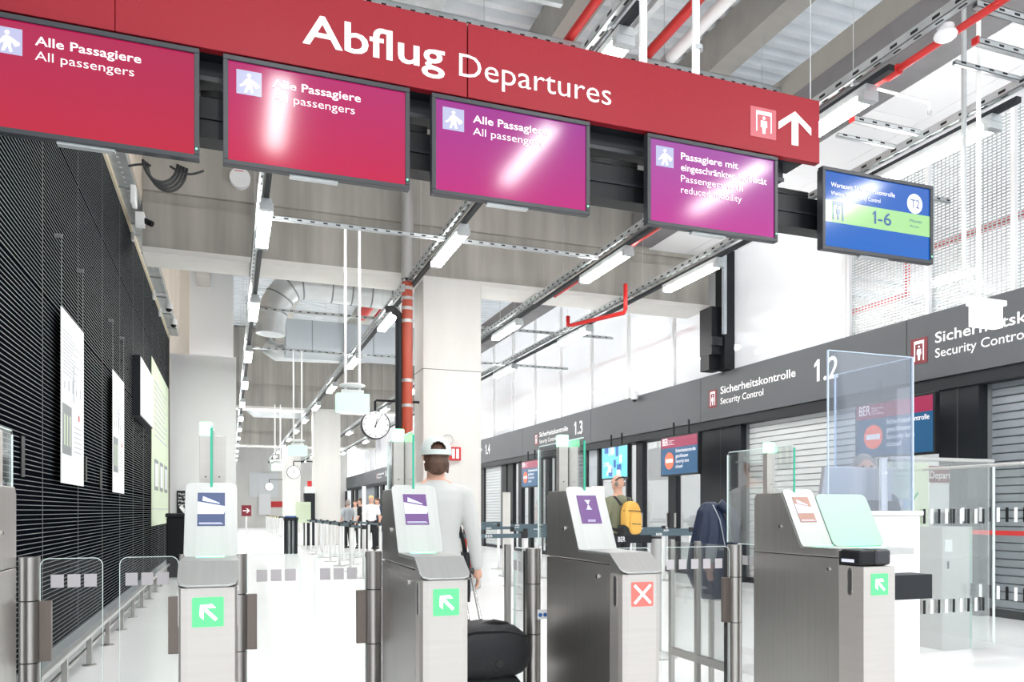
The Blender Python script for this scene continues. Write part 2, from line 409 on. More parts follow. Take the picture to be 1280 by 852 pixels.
lane_sign(12.72, '1.2'); lane_sign(21.75, '1.3'); lane_sign(29.4, '1.4'); lane_sign(8.02, None); lane_sign(40, '1.5'); lane_sign(48.5, '1.6')

front = struct(thing('wall_right', 'black framed shopfront wall under the grey fascia', 'wall', (XD, 4, 0)))
box('lintel', 'black2', front, XF+.04, XD+.2, 3.2, 62, 2.86, 3.02)
box('baseboard', 'black2', front, XD-.02, XD+.12, 3.2, 62, 0, .10)
def pillar(u0, u1, dx=.0):
    y1, y0 = fy(u0), fy(u1)
    box('pillar', 'black2', front, XD-.12-dx, XD+.15, y0, y1, 0, 2.88)
    box('pillar_joint', 'seam', front, XD-.125-dx, XD-.1-dx, (y0+y1)/2, (y0+y1)/2+.02, 0, 2.88)
def mullion(u, w=.12, m='black2'):
    y = fy(u); box('mullion', m, front, XD-.06, XD+.06, y-w/2, y+w/2, 0, 2.88)
def pane(u0, u1):
    y1, y0 = fy(u0), fy(u1); box('pane', 'glass', front, XD, XD+.012, y0, y1, .08, 2.86)
pillar(1186, 1236, .05); pillar(886, 934, .02)
shut_n = 0
def shutter(u0, u1, m, label, joined=False):
    y1, y0 = fy(u0), fy(u1)
    t = thing('roller_shutter', label, 'shutter', (XD+.05, y0, 0))
    if joined:
        b = MB()
        for k in range(29): b.prism([(XD+.02, .02+k*.1), (XD+.0, .03+k*.1), (XD+.0, .105+k*.1), (XD+.02, .115+k*.1)], y0, y1, 'y')
        o = b.build('slat', m, t); o['kind'] = 'stuff'
    else:
        b = MB(); b.add([(XD+.02,y0,.02),(XD-.004,y0,.03),(XD-.004,y0,.108),(XD+.02,y0,.116),(XD+.02,y1,.02),(XD-.004,y1,.03),(XD-.004,y1,.108),(XD+.02,y1,.116)],
              [(0,1,2,3),(7,6,5,4),(0,4,5,1),(1,5,6,2),(2,6,7,3)])
        s0 = b.build('slat', m, t)
        for k in range(1, 29):
            q = s0.copy(); COL.objects.link(q); q.location.z = k*.099
    box('guide_rail', 'galv_dk', t, XD-.02, XD+.04, y1-.05, y1+.03, 0, 2.88)
    box('guide_rail', 'galv_dk', t, XD-.02, XD+.04, y0-.03, y0+.05, 0, 2.88)
    box('backing', 'black', t, XD+.025, XD+.04, y0, y1, 0, 2.9)
shutter(1236, 1420, 'shutter_dk', 'dark grey roller shutter at the right edge, nearest of the shutters')
shutter(935, 1108, 'shutter', 'pale roller shutter behind the service desk, under lane number 1.2')
shutter(707, 733, 'shutter_dk', 'narrow roller shutter left of the bright blue screen', True)
shutter(606, 627, 'shutter', 'roller shutter just right of the big column, under number 1.4', True)
shutter(448, 470, 'shutter_dk', 'roller shutter far down the hall beyond the column', True)
mullion(1112, .10); pane(1112, 1186)
for u in (843, 802): mullion(u, .30)
mullion(786, .08); mullion(880, .08)
pane(802, 843); pane(843, 886); pane(750, 802)
box('panel', 'pgrey', front, XD-.02, XD+.05, fy(750), fy(733), 0, 2.86)
mullion(735, .18); mullion(750, .1); mullion(700, .5); mullion(686, .25); mullion(676,.12); mullion(664, .2); mullion(640, .5); mullion(632,.5); mullion(652,.3); mullion(603, .8)
pane(632, 700); box('panel', 'offwhite', front, XD, XD+.05, fy(640)+.2, fy(628), 0, 2.86)
for u in (432, 441, 446, 471, 478, 487, 497, 510): mullion(u, 1.0)
pane(471, 520); pane(432, 446)
# door handles
for u in (838, 848, 797, 806): box('door_handle', 'steel', front, XD-.09, XD-.065, fy(u)-.02, fy(u)+.02, .95, 1.25)

# clerestory glazing above the fascia
ws = struct(thing('window_1', 'tall clerestory glazing with thin white mullions above the fascia', 'window', (8.7, 12, 3.9)))
k = 0; yy = 8.65
ys = [9.3] + [12.15+1.96*j for j in range(22)]
for a, bb_ in zip(ys[:-1], ys[1:]):
    box('pane', 'clere', ws, 8.72, 8.73, a+.02, bb_-.02, 3.9, 8.0)
    box('mullion', 'wpipe', ws, 8.66, 8.74, bb_-.03, bb_+.03, 3.88, 8.05)
box('mullion', 'wpipe', ws, 8.66, 8.74, 9.27, 9.33, 3.88, 8.05)
# expanded metal screen near the right edge
sc = thing('mesh_screen', 'grey expanded metal screen above the fascia at upper right', 'screen', (8.74, 4, 3.9))
b = MB(); y = 3.4
while y < 9.25: b.box(8.735, 8.745, y, y+.013, 3.9, 6.12); y += .06
z = 3.9
while z < 6.1: b.box(8.73, 8.745, 3.4, 9.25, z, z+.016); z += .04
o = b.build('mesh', 'galv', sc); o['kind'] = 'stuff'
for yy in (5.4, 6.6, 7.8, 9.2): box('frame_tube', 'wpipe', sc, 8.66, 8.72, yy, yy+.05, 3.88, 6.1)
# black steel post where the first beam meets the glazing
bp = thing('steel_post', 'black steel post carrying the end of the first concrete beam', 'post', (8.5, 12.2, 3.88))
box('shaft', 'black', bp, 8.46, 8.68, 12.02, 12.30, 3.88, 6.04)
box('flange', 'pgrey', bp, 8.40, 8.46, 11.95, 12.02, 4.5, 6.04)
box('bracket', 'black', bp, 8.24, 8.46, 12.1, 12.48, 4.15, 5.02)
box('bracket', 'black2', bp, 8.20, 8.42, 12.02, 12.1, 4.3, 4.45)
box('shaft', 'black', bp, 8.25, 8.52, 12.2, 12.48, 3.88, 4.3)

# bright rooms beyond the glazing
struct(box('wall_beyond', 'white', None, 15, 15.3, 3, 64, 0, 4.2), 'white wall of the security area beyond the glazing', 'wall')
gal = struct(thing('trim_40', 'pale gallery front beyond the clerestory glazing', 'gallery', (12.5, 6, 4.5)))
box('slab', 'offwhite', gal, 12.4, 15, 13, 62, 5.0, 5.5)
for j in range(14): box('post', 'white', gal, 12.42, 12.5, 14+j*3.2, 14.08+j*3.2, 5.5, 7.6)
for zz in (4.4, 5.2): pass
o = MB().tube((10.2,2.5,5.35),(10.2,9.6,5.35),.05).tube((10.2,9.6,5.35),(10.2,9.6,4.75),.05).tube((10.2,9.6,4.75),(10.2,12.0,4.75),.05).tube((10.2,11.9,4.75),(10.2,11.9,4.95),.045)
tag(o.build('sprinkler_pipe', 'red_pipe', smooth='auto'), 'red sprinkler pipe behind the wire mesh, stepping down above lane 1.2', 'pipe')
tag(MB().tube((9.8,15,5.4),(9.8,60,5.4),.05).build('sprinkler_pipe', 'red_pipe', smooth='auto'), 'thin red pipe seen through the long clerestory glazing', 'pipe')
for j, yy in enumerate((6.3, 10.9)):
    tag(MB().box(9.2, 14.5, yy, yy+.10, 4.6+.5*j, 4.7+.5*j).box(9.2,14.5,yy+.03,yy+.07,4.9+.5*j,4.94+.5*j).build('cable_tray', 'galv'), ['crosswise cable tray behind the mesh screen, the nearer one', 'crosswise cable tray beyond the glazing, right of the black post'][j], 'cable tray')
for j in range(7):  # lamps added here to brighten the room seen through the glass
    t = thing('tube_light', 'tube light added to brighten the room beyond the glazing, %s along it' % ORD[j], 'light', (10.9, 9+j*6, 5.0), 'lights added beyond the glazing'); MB().tube((10.9,9.7+j*6,5.1),(10.9,9.7+j*6,8),.01,n=6).build('rod', 'galv', t)
    box('diffuser', 'lamp', t, 10.83, 10.97, 9+j*6, 10.4+j*6, 5.0, 5.07); box('housing', 'white', t, 10.85, 10.95, 8.9+j*6, 10.5+j*6, 5.07, 5.12)

# ------------------------------------------------------------------ ceiling services
ROWS = [('A', .40, 'leftmost'), ('B', 2.77, 'second from the left'), ('C', 5.10, 'third from the left'), ('D', 6.55, 'rightmost')]
ZL = 4.80
for nm, x, wd in ROWS:
    t = thing('light_trunking', 'long slotted ceiling rail carrying the %s row of tube lights' % wd, 'light rail', (x, 0, ZL+.1))
    yend = 62
    b = MB(); x0 = x-.10
    b.box(x0, x0+.07, .4, yend, 5.055, 5.06); b.box(x0, x0+.005, .4, yend, 4.985, 5.055); b.box(x0+.065, x0+.07, .4, yend, 4.985, 5.055); b.box(x0, x0+.07, .4, yend, 4.985, 4.99)
    b.build('slotted_rail', 'galv', t)
    b = MB(); y = 1.0
    while y < 30:
        b.box(x0-.001, x0, y, y+.07, 5.008, 5.032); b.box(x0+.025, x0+.045, y, y+.07, 4.984, 4.986); y += .2
    o = b.build('slot', 'black', t); o['kind'] = 'stuff'
    box('trunking', 'black2', t, x-.03, x+.03, 4.95, yend, 4.905, 4.955); box('trunking', 'black2', t, x-.03, x+.03, .4, 2.5, 4.905, 4.955)
    b = MB(); y = 2.2
    while y < 60: b.tube((x-.065, y, 5.06), (x-.065, y, 8.05), .004, n=5); b.box(x-.07, x+.02, y, y+.03, 4.955, 4.985); y += 3.1
    o = b.build('hanger_rod', 'galv', t); o['kind'] = 'stuff'
    grp = None
    lab = 'white tube light in the %s lengthwise ceiling row' % wd
    for k in range(14):
        yc = 1.65 + 4.25*k
        if grp is None:
            grp = thing('tube_light', lab, 'light', (x, yc, ZL), 'tube lights of the %s row' % wd)
            MB().box(x-.075, x+.075, yc-.66, yc+.66, 4.775, 4.835).build('diffuser', 'lamp', grp, bevel=.02)
            MB().box(x-.06, x+.06, yc-.74, yc+.74, 4.835, 4.90).build('housing', 'galv', grp)
            for sg in (-1, 1): MB().box(x-.078, x+.078, yc+sg*.70-.035, yc+sg*.70+.035, 4.77, 4.85).build('end_cap', 'galv', grp)
            first = grp; grp['label'] = 'white tube light in the %s ceiling row, nearest to the camera' % wd
        else:
            q = copy_tree(first); q.location = (x, yc, ZL)
            if 1 <= k <= 7: q['label'] = 'white tube light in the %s ceiling row, %s from the camera' % (wd, ORD[k])
            else: q['label'] = 'far tube light in the %s ceiling row, among its farthest' % wd
# red sprinkler line under row C
p = thing('sprinkler_pipe', 'red sprinkler pipe running beneath the third row of lights', 'pipe', (5.2, 1, 5.0))
MB().tube((5.23,1,4.97),(5.23,12.3,4.97),.030).build('pipe', 'red_pipe', p, smooth='auto')
for yy in (3.3, 5.0, 5.6): MB().tube((5.23,yy,4.97),(5.23,yy+.12,4.97),.045).build('coupling', 'red_pipe', p, smooth='auto')
MB().path([(5.23,5.3,4.97),(5.86,5.3,4.96),(5.9,5.3,4.94),(5.9,5.3,4.88)],.013).build('sprinkler_arm', 'wpipe', p)
MB().tube((5.9,5.3,4.88),(5.9,5.3,4.85),.02).build('sprinkler_head', 'galv', p)
p = thing('sprinkler_pipe', 'short red sprinkler pipe dropping below the rail in front of the beam', 'pipe', (5.5, 11, 4.6))
MB().path([(6.0,11.2,4.95),(6.0,11.2,4.55),(6.0,11.25,4.5),(5.55,12.3,4.5),(5.5,12.35,4.5),(5.5,12.35,4.66)],.035).build('pipe', 'red_pipe', p, smooth=True)
q = at(890,44,X=5.1); sm = thing('smoke_detector', 'round white dome on the slotted rail at upper right', 'detector', (5.16, 3.55, 4.9))
q = at(1182, 44, X=5.16)
MB().ball((5.16, q.y, q.z), .085, .085, .045).build('dome', 'white', sm, smooth=True)
MB().tube((5.16, q.y, q.z+.01), (5.16, q.y, q.z+.07), .06).build('base', 'white', sm, smooth='auto')

# cross rails (seen under the beams), with red end caps at the right
def cross_rail(name_lab, x0, x1, y, z, cap=False, w=.05):
    t = thing('cross_rail', name_lab, 'rail', (x0, y, z))
    b = MB().box(x0, x1, y, y+w, z+w-.005, z+w).box(x0, x1, y, y+.005, z, z+w).box(x0, x1, y+w-.005, y+w, z, z+w).box(x0,x1,y,y+w,z,z+.004)
    b.build('rail', 'galv', t)
    b = MB(); x = x0+.06
    while x < x1-.06: b.box(x, x+.055, y-.001, y, z+.016, z+.034); x += .16
    o = b.build('slot', 'black', t); o['kind'] = 'stuff'
    if cap: box('end_cap', 'red_pipe', t, x0-.02, x0, y-.003, y+w+.003, z-.003, z+w+.003)
    return t
cross_rail('slotted cross rail in front of the nearest concrete beam', .42, 5.0, 10.15, 4.93)
cross_rail('slotted cross rail behind the first beam, carrying the far rods', .42, 8.2, 18.4, 4.93)
cross_rail('second slotted cross rail right behind the first one beyond the beam', .42, 8.2, 15.9, 5.2)
cross_rail('slotted cross rail with red end cap, lower of two at upper right', 5.62, 6.45, 5.90, 5.03, True)
cross_rail('slotted cross rail with red end cap at the upper right corner', 5.62, 6.45, 4.58, 5.03, True)
cross_rail('thin cross rail just behind the lower red capped rail', 5.70, 6.45, 6.20, 5.03, False, .035)
cross_rail('thin cross rail just behind the upper red capped rail', 5.70, 6.45, 4.86, 5.03, False, .035)
cross_rail('ladder-like cross rail at the very top right corner', 5.2, 6.45, 4.25, 5.03, False, .05)
cross_rail('cross rail behind the mesh at the right, above the glowing box', 6.7, 8.6, 7.4, 5.2, False, .05)
cross_rail('cross rail high above the middle of the red sign', 1.0, 8.4, 8.4, 6.75, False, .08)

# big red mains, grey pipe and their rack above the sign
for (x, r, z, lab) in ((3.79,.055,6.9,'left of the three thick red pipes under the roof'), (4.06,.055,6.9,'middle one of the three thick red pipes under the roof'), (4.83,.06,6.9,'right one of the three thick red pipes under the roof')):
    tag(MB().tube((x,2.2,z),(x,12.4,z),r,n=16).build('red_main', 'red_pipe', smooth='auto'), lab, 'pipe')
t = thing('insulated_pipe', 'thick silver pipe beside the right red pipe under the roof', 'pipe', (5.13, 2, 6.9))
MB().tube((5.13,2.2,6.9),(5.13,12.4,6.9),.075,n=18).build('pipe', 'wpipe', t, smooth='auto')
for yy in (4.4,6.4,8.4): MB().tube((5.13,yy,6.9),(5.13,yy+.12,6.9),.082,n=18).build('clamp', 'galv', t, smooth='auto')
tag(MB().box(4.38,4.46,2.2,12.4,6.85,6.93).build('slotted_channel', 'galv'), 'pale slotted channel between the red pipes', 'rail')
tag(MB().box(5.0,5.05,2.2,12.4,7.1,7.2).build('conduit', 'galv_dk'), 'dark conduit above the silver pipe', 'conduit')
b = MB()
for yy in (3.6, 6.2, 8.8, 11.3): b.box(3.6, 5.4, yy, yy+.06, 6.76, 6.82)
tag(b.build('pipe_rack', 'galv'), 'galvanised cross bars under the red pipes', 'rack')
b = MB()
for yy in (5.3, 8.0, 10.2):
    b.box(.2, 3.5, yy, yy+.07, 6.95, 7.03)
b.box(1.5, 2.3, 2.2, 12.4, 7.05, 7.1).box(1.5,1.52,2.2,12.4,7.1,7.2)
tag(b.build('cable_ladder', 'galv'), 'galvanised cable ladder above the word Abflug', 'cable tray')

# silver spiral duct beyond the first beam
dct = thing('spiral_duct', 'large silver spiral duct bending down beyond the nearest beam', 'duct', (1, 17.5, 5))
c0 = at(500, 372, Y=17.2); c1 = at(378, 356, Y=17.2); c2 = at(347, 372, Y=17.2); c3 = at(338, 415, Y=17.2)
pts = []
pts += [c0 + Vector((.9,.9,-.35)), c0]
pts += [c0.lerp(c1, k/10) for k in range(1, 11)]
ce = Vector((c1.x, 17.2, c3.z+.05))
rr_x, rr_z = c1.x - c3.x, c1.z - ce.z
for k in range(1, 8):
    a = PI/2*k/8; pts.append(Vector((c1.x - math.sin(a)*rr_x, 17.2, ce.z + math.cos(a)*rr_z)))
pts.append(Vector((c3.x, 17.2, c3.z-.05)))
MB().path(pts, .30, n=20).build('duct', 'duct', dct, smooth='auto')
for k in (2,4,6,8,11,13,15,17):
    a, bq = pts[k], pts[k]+(pts[k+1]-pts[k]).normalized()*.03
    MB().tube(a, bq, .308, n=20).build('duct_seam', 'galv_dk', dct, smooth='auto')
gb = thing('ventilation_unit', 'long grey ventilation box below the silver duct', 'duct', (2, 19, 4.9))
p0, p1 = at(358,396,Y=19.6), at(480,396,Y=19.6)
box('casing', 'pgrey', gb, p0.x, p1.x+1.0, 19.6, 20.4, 5.15, 5.95)
for k in range(5): box('joint', 'galv_dk', gb, p0.x+.6+k*.75, p0.x+.62+k*.75, 19.595, 19.6, 5.15, 5.95)
b = MB().path([at(332,430,Y=20.6), at(345,440,Y=20.6), at(440,444,Y=20.6), at(500,440,Y=20.6)], .22, n=14)
tag(b.build('flat_duct', 'duct', smooth=True), 'white rounded duct below the ventilation box', 'duct')
tag(MB().path([at(312,505,Y=33), at(318,512,Y=33), at(380,514,Y=33)], .30, n=14).build('round_duct', 'duct', smooth=True), 'silver duct beyond the second beam, far back', 'duct')
tag(MB().path([at(300,545,Y=50.5), at(350,553,Y=50.5)], .35, n=14).build('round_duct', 'duct', smooth=True), 'silver duct beyond the third beam, farthest back', 'duct')
for k, (u0, v0, u1, v1) in enumerate(((452,395,470,372),(470,398,486,380))):
    tag(MB().tube(at(u0,v0,Y=22), at(u1,v1,Y=22)+Vector((0,-2,0)), .14-.05*k).build('red_main', 'red_pipe', smooth='auto'), ['thick red pipe seen under the silver duct', 'thinner red pipe beside the thick one under the silver duct'][k], 'pipe')
tag(MB().box(-1.2,-.1,15,15.06,6.5,6.56).box(-1.2,-.1,17,17.06,6.5,6.56).build('sprinkler_pipe', 'red_pipe'), 'thin red pipes between the white pier and the silver duct', 'pipe')

# riser pipes left of the big column
rp = thing('riser_pipe', 'red riser pipe with a white wrapped top beside the big column', 'pipe', (2.72, 12.3, 0))
q = at(509, 400, Y=12.3)
MB().tube((q.x,12.3,0),(q.x,12.3,4.95),.088,n=16).build('pipe', 'rust_pipe', rp, smooth='auto')
MB().tube((q.x,12.3,5.0),(q.x,12.3,7.9),.10,n=16).build('wrapped_section', 'steel_lt', rp, smooth='auto')
for zz in (5.0,4.82,4.66,4.5,4.3,3.35,2.95): MB().tube((q.x,12.3,zz),(q.x,12.3,zz+.05),.097,n=16).build('clamp', 'steel_lt', rp, smooth='auto')
q2 = at(499.5, 400, Y=12.35)
rp2 = thing('drain_pipe', 'dark grey pipe alongside the red riser', 'pipe', (q2.x, 12.35, 0))
MB().tube((q2.x,12.35,0),(q2.x,12.35,4.35),.07,n=14).build('pipe', 'black2', rp2, smooth='auto')
MB().path([(q2.x,12.35,4.3),(q2.x,12.35,4.42),(q2.x-.12,12.35,4.52),(q2.x-.22,12.35,4.5)],.06).build('elbow', 'rubber', rp2, smooth=True)
tag(MB().tube((2.62,12.28,4.9),(2.62,12.28,7.9),.025).tube((2.62,12.28,4.78),(2.62,12.28,4.9),.05).build('sprinkler_drop', 'galv', smooth='auto'), 'thin grey pipe hanging left of the wrapped riser', 'pipe')

# hanging exit boxes
def exit_box(u, v, Y, lab, ztop):
    q = at(u, v, Y=Y)
    t = thing('exit_sign', lab, 'sign', (q.x, Y, q.z))
    MB().box(q.x-.21, q.x+.21, Y-.09, Y+.09, q.z-.14, q.z+.10).build('light_box', 'exitbox', t, bevel=.01)
    box('housing', 'white', t, q.x-.14, q.x+.14, Y-.05, Y+.05, q.z+.10, q.z+.15)
    MB().ball((q.x, Y, q.z+.21), .17, .17, .03).build('canopy', 'white', t, smooth=True)
    for dx in (-.09, .09): MB().tube((q.x+dx, Y, q.z+.15), (q.x+dx, Y, ztop), .018).build('rod', 'wpipe', t, smooth='auto')
exit_box(440.5, 502, 10.2, 'greenish exit light box on two white rods, nearest', 4.95)
exit_box(372, 562, 18.4, 'greenish exit light box, second along the hall', 4.95)
exit_box(347, 583, 28.0, 'greenish exit light box, third along the hall', 4.95)
# white box hanging at right in front of the fascia
q = at(1233, 393, Y=4.9)
t = thing('exit_sign', 'glowing white sign box on a long rod at the right', 'sign', (q.x, 4.9, q.z))
box('light_box', 'glow_white', t, q.x-.155, q.x+.14, 4.86, 4.94, q.z-.11, q.z+.065)
MB().box(q.x-.16, q.x+.16, 4.83, 4.97, q.z+.07, q.z+.12).build('housing', 'white', t, bevel=.01)
MB().tube((q.x-.09,4.9,q.z+.12),(q.x-.09,4.9,6.05),.018).build('rod', 'wpipe', t, smooth='auto')
q3 = at(1205, 393, Y=5.3)
tag(MB().tube((q3.x,5.3,3.5),(q3.x,5.3,6.05),.022).build('hanger_tube', 'galv', smooth='auto'), 'grey vertical tube just left of the glowing white box', 'tube')

# clocks
def clock(u, v, Y, r, xcol, lab):
    q = at(u, v, Y=Y); t = thing('station_clock', lab, 'clock', (q.x, Y, q.z))
    MB().tube((q.x,Y-.06,q.z),(q.x,Y+.06,q.z),r,n=40).build('case', 'black2', t, smooth='auto')
    MB().tube((q.x,Y-.066,q.z),(q.x,Y-.061,q.z),r*.93,n=40).build('face', 'clockface', t, smooth='auto')
    if r > .2:
        O = Vector((q.x, Y-.067, q.z))
        for k in range(12):
            a = PI/6*k; d = Vector((math.sin(a),0,math.cos(a))); pp = Vector((math.cos(a),0,-math.sin(a)))*.006
            i0, i1 = O+d*r*.76, O+d*r*.88
            MB().add([i0-pp,i0+pp,i1+pp,i1-pp], [(0,1,2,3)]).build('hour_mark', 'black', t)
        for nm, a, l, w in (('hour_hand', math.radians(12), r*.45, .010), ('minute_hand', math.radians(32), r*.8, .006)):
            d = Vector((math.sin(a),0,math.cos(a))); pp = Vector((math.cos(a),0,-math.sin(a)))*w; o2 = O+Vector((0,-.002,0))
            MB().add([o2-d*.05-pp,o2-d*.05+pp,o2+d*l+pp*.5,o2+d*l-pp*.5], [(0,1,2,3)]).build(nm, 'seam', t)
    MB().path([(q.x,Y,q.z+r*.98),(q.x,Y,q.z+r+.15),(q.x+.02,Y,q.z+r+.17),(xcol,Y,q.z+r+.17)], .02).build('arm', 'black2', t)
clock(469, 531, 12.75, .235, 2.97, 'round white wall clock on a black arm beside the big column')
clock(367, 590, 30.5, .25, 2.97, 'smaller looking round clock at the second column')
clock(336.5, 608, 48.2, .26, 2.97, 'tiny distant round clock at the third column')

# ------------------------------------------------------------------ the hanging departures sign and its monitors
YS = 4.43
sg = thing('overhead_sign', 'long red overhead sign reading Abflug Departures', 'sign', (1, YS, 3.74))
zb, zt = EYE+2.445, EYE+2.885
for (x0, x1) in ((-3.0, -.55), (-.55, 1.322), (1.326, 3.91)):
    MB().box(x0+.0015, x1-.0015, YS, YS+.05, zb, zt).build('panel', 'red_sign', sg, bevel=.003)
box('back_box', 'black2', sg, -3, 3.80, YS+.05, YS+.22, zb+.0, zt-.05)
P = lambda u, v: at(u, v, Y=YS-.002)
a, b_ = P(378, 53), P(556, 84)
text('lettering', 'Abflug', 'letter', sg, (a.x, YS-.002, EYE+2.575), AX, .165, b_.x-a.x, bold=.012)
a, b_ = P(574, 94), P(764, 128)
text('lettering', 'Departures', 'letter', sg, (a.x, YS-.002, EYE+2.563), AX, .135, b_.x-a.x, bold=-.004)
a, b_ = P(938, 165), P(970, 175)
g = plate('pictogram', 'red_lt', sg, [(0,0),(b_.x-a.x,0),(b_.x-a.x,.205),(0,.205)], (a.x, YS-.001, EYE+2.545), AX)
O = Vector((a.x, YS-.0035, EYE+2.545)); s_ = .205
plate('scanner_frame', 'letter', g, [(x*s_,z*s_) for x,z in [(.22,.2),(.26,.2),(.26,.76),(.80,.76),(.80,.2),(.84,.2),(.84,.88),(.22,.88)]], O, AX)
plate('figure_head', 'letter', g, circ(.53*s_, .66*s_, .055*s_, 14), O, AX)
plate('figure_body', 'letter', g, [(x*s_,z*s_) for x,z in [(.41,.57),(.65,.57),(.66,.36),(.60,.34),(.58,.14),(.48,.14),(.46,.34),(.40,.36)]], O, AX)
a, b_ = P(976, 170), P(1011, 175)
O = Vector(((a.x+b_.x)/2, YS-.002, EYE+2.655))
plate('arrow', 'letter', sg, [(x*.33,z*.235) for x,z in [(-.085,-.5),(.085,-.5),(.085,.22),(.42,-.12),(.42,.10),(0,.5),(-.42,.10),(-.42,-.12),(-.085,.22)]], O, AX)
for u in (806, 872):
    q = at(u, 60, Y=YS+.08)
    MB().tube((q.x, YS+.1, zt-.1), (q.x, YS+.1, 7.9), .026, n=14).build('hanger_tube', 'wpipe', sg, smooth='auto')
MB().tube((at(872,60,Y=YS+.1).x, YS+.1, zt+.22), (at(872,60,Y=YS+.1).x, YS+.1, zt+.25), .036, n=14).build('collar', 'galv', sg, smooth='auto')
for u in (1020, 1057, 1076): 
    q = at(u, 120, Y=YS+.1)
    if u == 1020: MB().tube((q.x-.05, YS+.1, zt-.02), (q.x-.05, YS+.1, 7), .004, n=6).build('wire', 'galv', sg)
# black mounting beams behind the monitors
mb = thing('mounting_beam', 'black double beam behind the monitors under the red sign', 'beam', (1, 4.6, 3.3))
box('upper_beam', 'black2', mb, -3, 3.70, 4.56, 4.68, EYE+2.34, EYE+2.60)
box('lower_beam', 'black', mb, -3, 4.6, 4.56, 4.70, EYE+2.03, EYE+2.25)
box('flange', 'bezel', mb, -3, 3.70, 4.548, 4.56, EYE+2.335, EYE+2.36)
box('flange', 'black2', mb, -3, 4.6, 4.55, 4.56, EYE+2.13, EYE+2.145)
for k, (x0, x1) in enumerate(((-.15,0.0),(.95,1.12),(2.08,2.55),(3.5,3.95))):
    b = MB()
    for j in range(3): b.path([(x0, 4.60+j*.02, EYE+2.27+.02*j), ((x0+x1)/2, 4.60, EYE+2.29+.012*j-.01), (x1, 4.6, EYE+2.262+.02*j)], .011, n=6)
    b.build('cable', 'rubber', mb, smooth=True)
b = MB()
for j in range(4):
    pts = [(-.345+.085*math.cos(PI*(1.02+.96*i/14))*(1+.05*j)+.01*j, 4.53+.012*j, EYE+1.85+.105*math.sin(PI*(1.0+i/14))*(1+.10*j)) for i in range(15)]
    b.path(pts, .0075, n=6)
b.path([(-.30+.012*i, 4.54, EYE+1.84-.03*math.sin(PI*i/14)) for i in range(15)], .006, n=6)
b.path([(-.50+.012*i, 4.54, EYE+1.81+.02*math.sin(PI*i/14)) for i in range(10)], .006, n=6)
tag(b.build('cable_coil', 'rubber', smooth=True), 'coil of black cable hanging below the leftmost red monitor', 'cable')

def monitor(x0, x1, scr, lab, content, cat='monitor'):
    z0, z1, Y = EYE+1.838, EYE+2.42, 4.40
    t = thing('monitor', lab, cat, ((x0+x1)/2, Y, z0))
    b = MB(); f = .026
    b.box(x0, x1, Y, Y+.05, z0, z0+f).box(x0, x1, Y, Y+.05, z1-f, z1).box(x0, x0+f, Y, Y+.05, z0+f, z1-f).box(x1-f, x1, Y, Y+.05, z0+f, z1-f)
    b.box(x0+.01, x1-.01, Y+.03, Y+.07, z0+.01, z1-.01)
    b.build('bezel', 'bezel', t, bevel=.003)
    s = box('display', scr, t, x0+f, x1-f, Y+.012, Y+.02, z0+f, z1-f)
    box('housing', 'black', t, x0+.12, x1-.12, Y+.07, Y+.13, z0+.06, z1-.08)
    box('sensor_foot', 'galv', t, (x0+x1)/2-.16, (x0+x1)/2+.10, Y+.02, Y+.06, z0-.012, z0)
    MB().tube((x1-.014, Y-.001, z0+.055), (x1-.014, Y+.002, z0+.055), .004, n=8).build('power_light', 'green_led', t)
    content(s, x0+f, x1-f, z0+f, z1-f, Y+.011)
    return t
def red_content(lines):
    def fn(s, x0, x1, z0, z1, Y):
        w, h = x1-x0, z1-z0; q = .135*w
        g = plate('pictogram', 'scr_icon', s, [(0,0),(q,0),(q,q),(0,q)], (x0+.043*w, Y, z1-.075*h-q), AX)
        O = Vector((x0+.043*w, Y-.002, z1-.075*h-q))
        plate('walking_figure', 'scr_text', g, [(a*q,b*q) for a,b in [(.36,.62),(.22,.42),(.12,.36),(.16,.30),(.32,.38),(.40,.46),(.38,.30),(.30,.08),(.40,.08),(.52,.30),(.58,.08),(.68,.10),(.62,.34),(.62,.48),(.78,.40),(.92,.46),(.90,.36),(.76,.30),(.60,.66),(.48,.70)]], O, AX)
        plate('figure_head', 'scr_text', g, circ(.50*q,.80*q,.085*q,12), O, AX)
        z = z1 - .075*h - .062
        for k, (tx, wd, bold) in enumerate(lines):
            text('lettering', tx, 'scr_text', s, (x0+.235*w, Y-.002, z), AX, .044, wd*w, bold=.013 if bold else -.002); z -= .073
    return fn
M['scr_icon'] = mat('icon_ground', (.05,.05,.06), .2, emit=(.60,.62,.90), es=.56, spec=.3)
M['scr_text'] = mat('screen_lettering', (.2,.2,.2), .3, emit=(1,.98,1), es=.68)
passag = [('Alle Passagiere', .50, True), ('All passengers', .465, False)]
monitor(-1.15, -.149, screen('display_red', (.60,0,.035), .9, (.48,.0,.08)), 'leftmost red monitor, cut by the left frame edge', red_content(passag))
monitor(-.033, .971, screen('display_red_b', (.66,.0,.065), .9, (.52,.01,.16)), 'second red monitor from the left, reading Alle Passagiere', red_content(passag))
monitor(1.10, 2.11, screen('display_red_purple_sheen', (.62,.01,.22), .9, (.40,.03,.33)), 'third red monitor with painted purple reflections, in the middle under the red sign', red_content(passag))  # purple tint imitates reflected brightness, put into the emission colour
monitor(2.516, 3.53, screen('display_red_pink_sheen', (.62,.03,.34), .9, (.42,.09,.44)), 'fourth red monitor with painted pink reflections, for passengers with reduced mobility', red_content([('Passagiere mit', .46, True), ('eingeschränkter Mobilität', .70, True), ('Passengers with', .50, False), ('reduced mobility', .49, False)]))  # pinker emission colour imitates stronger reflections on the red display
M['scr_navy'] = mat('display_blue_lettering', (.01,.03,.1), .2, emit=(.01,.08,.26), es=.5)
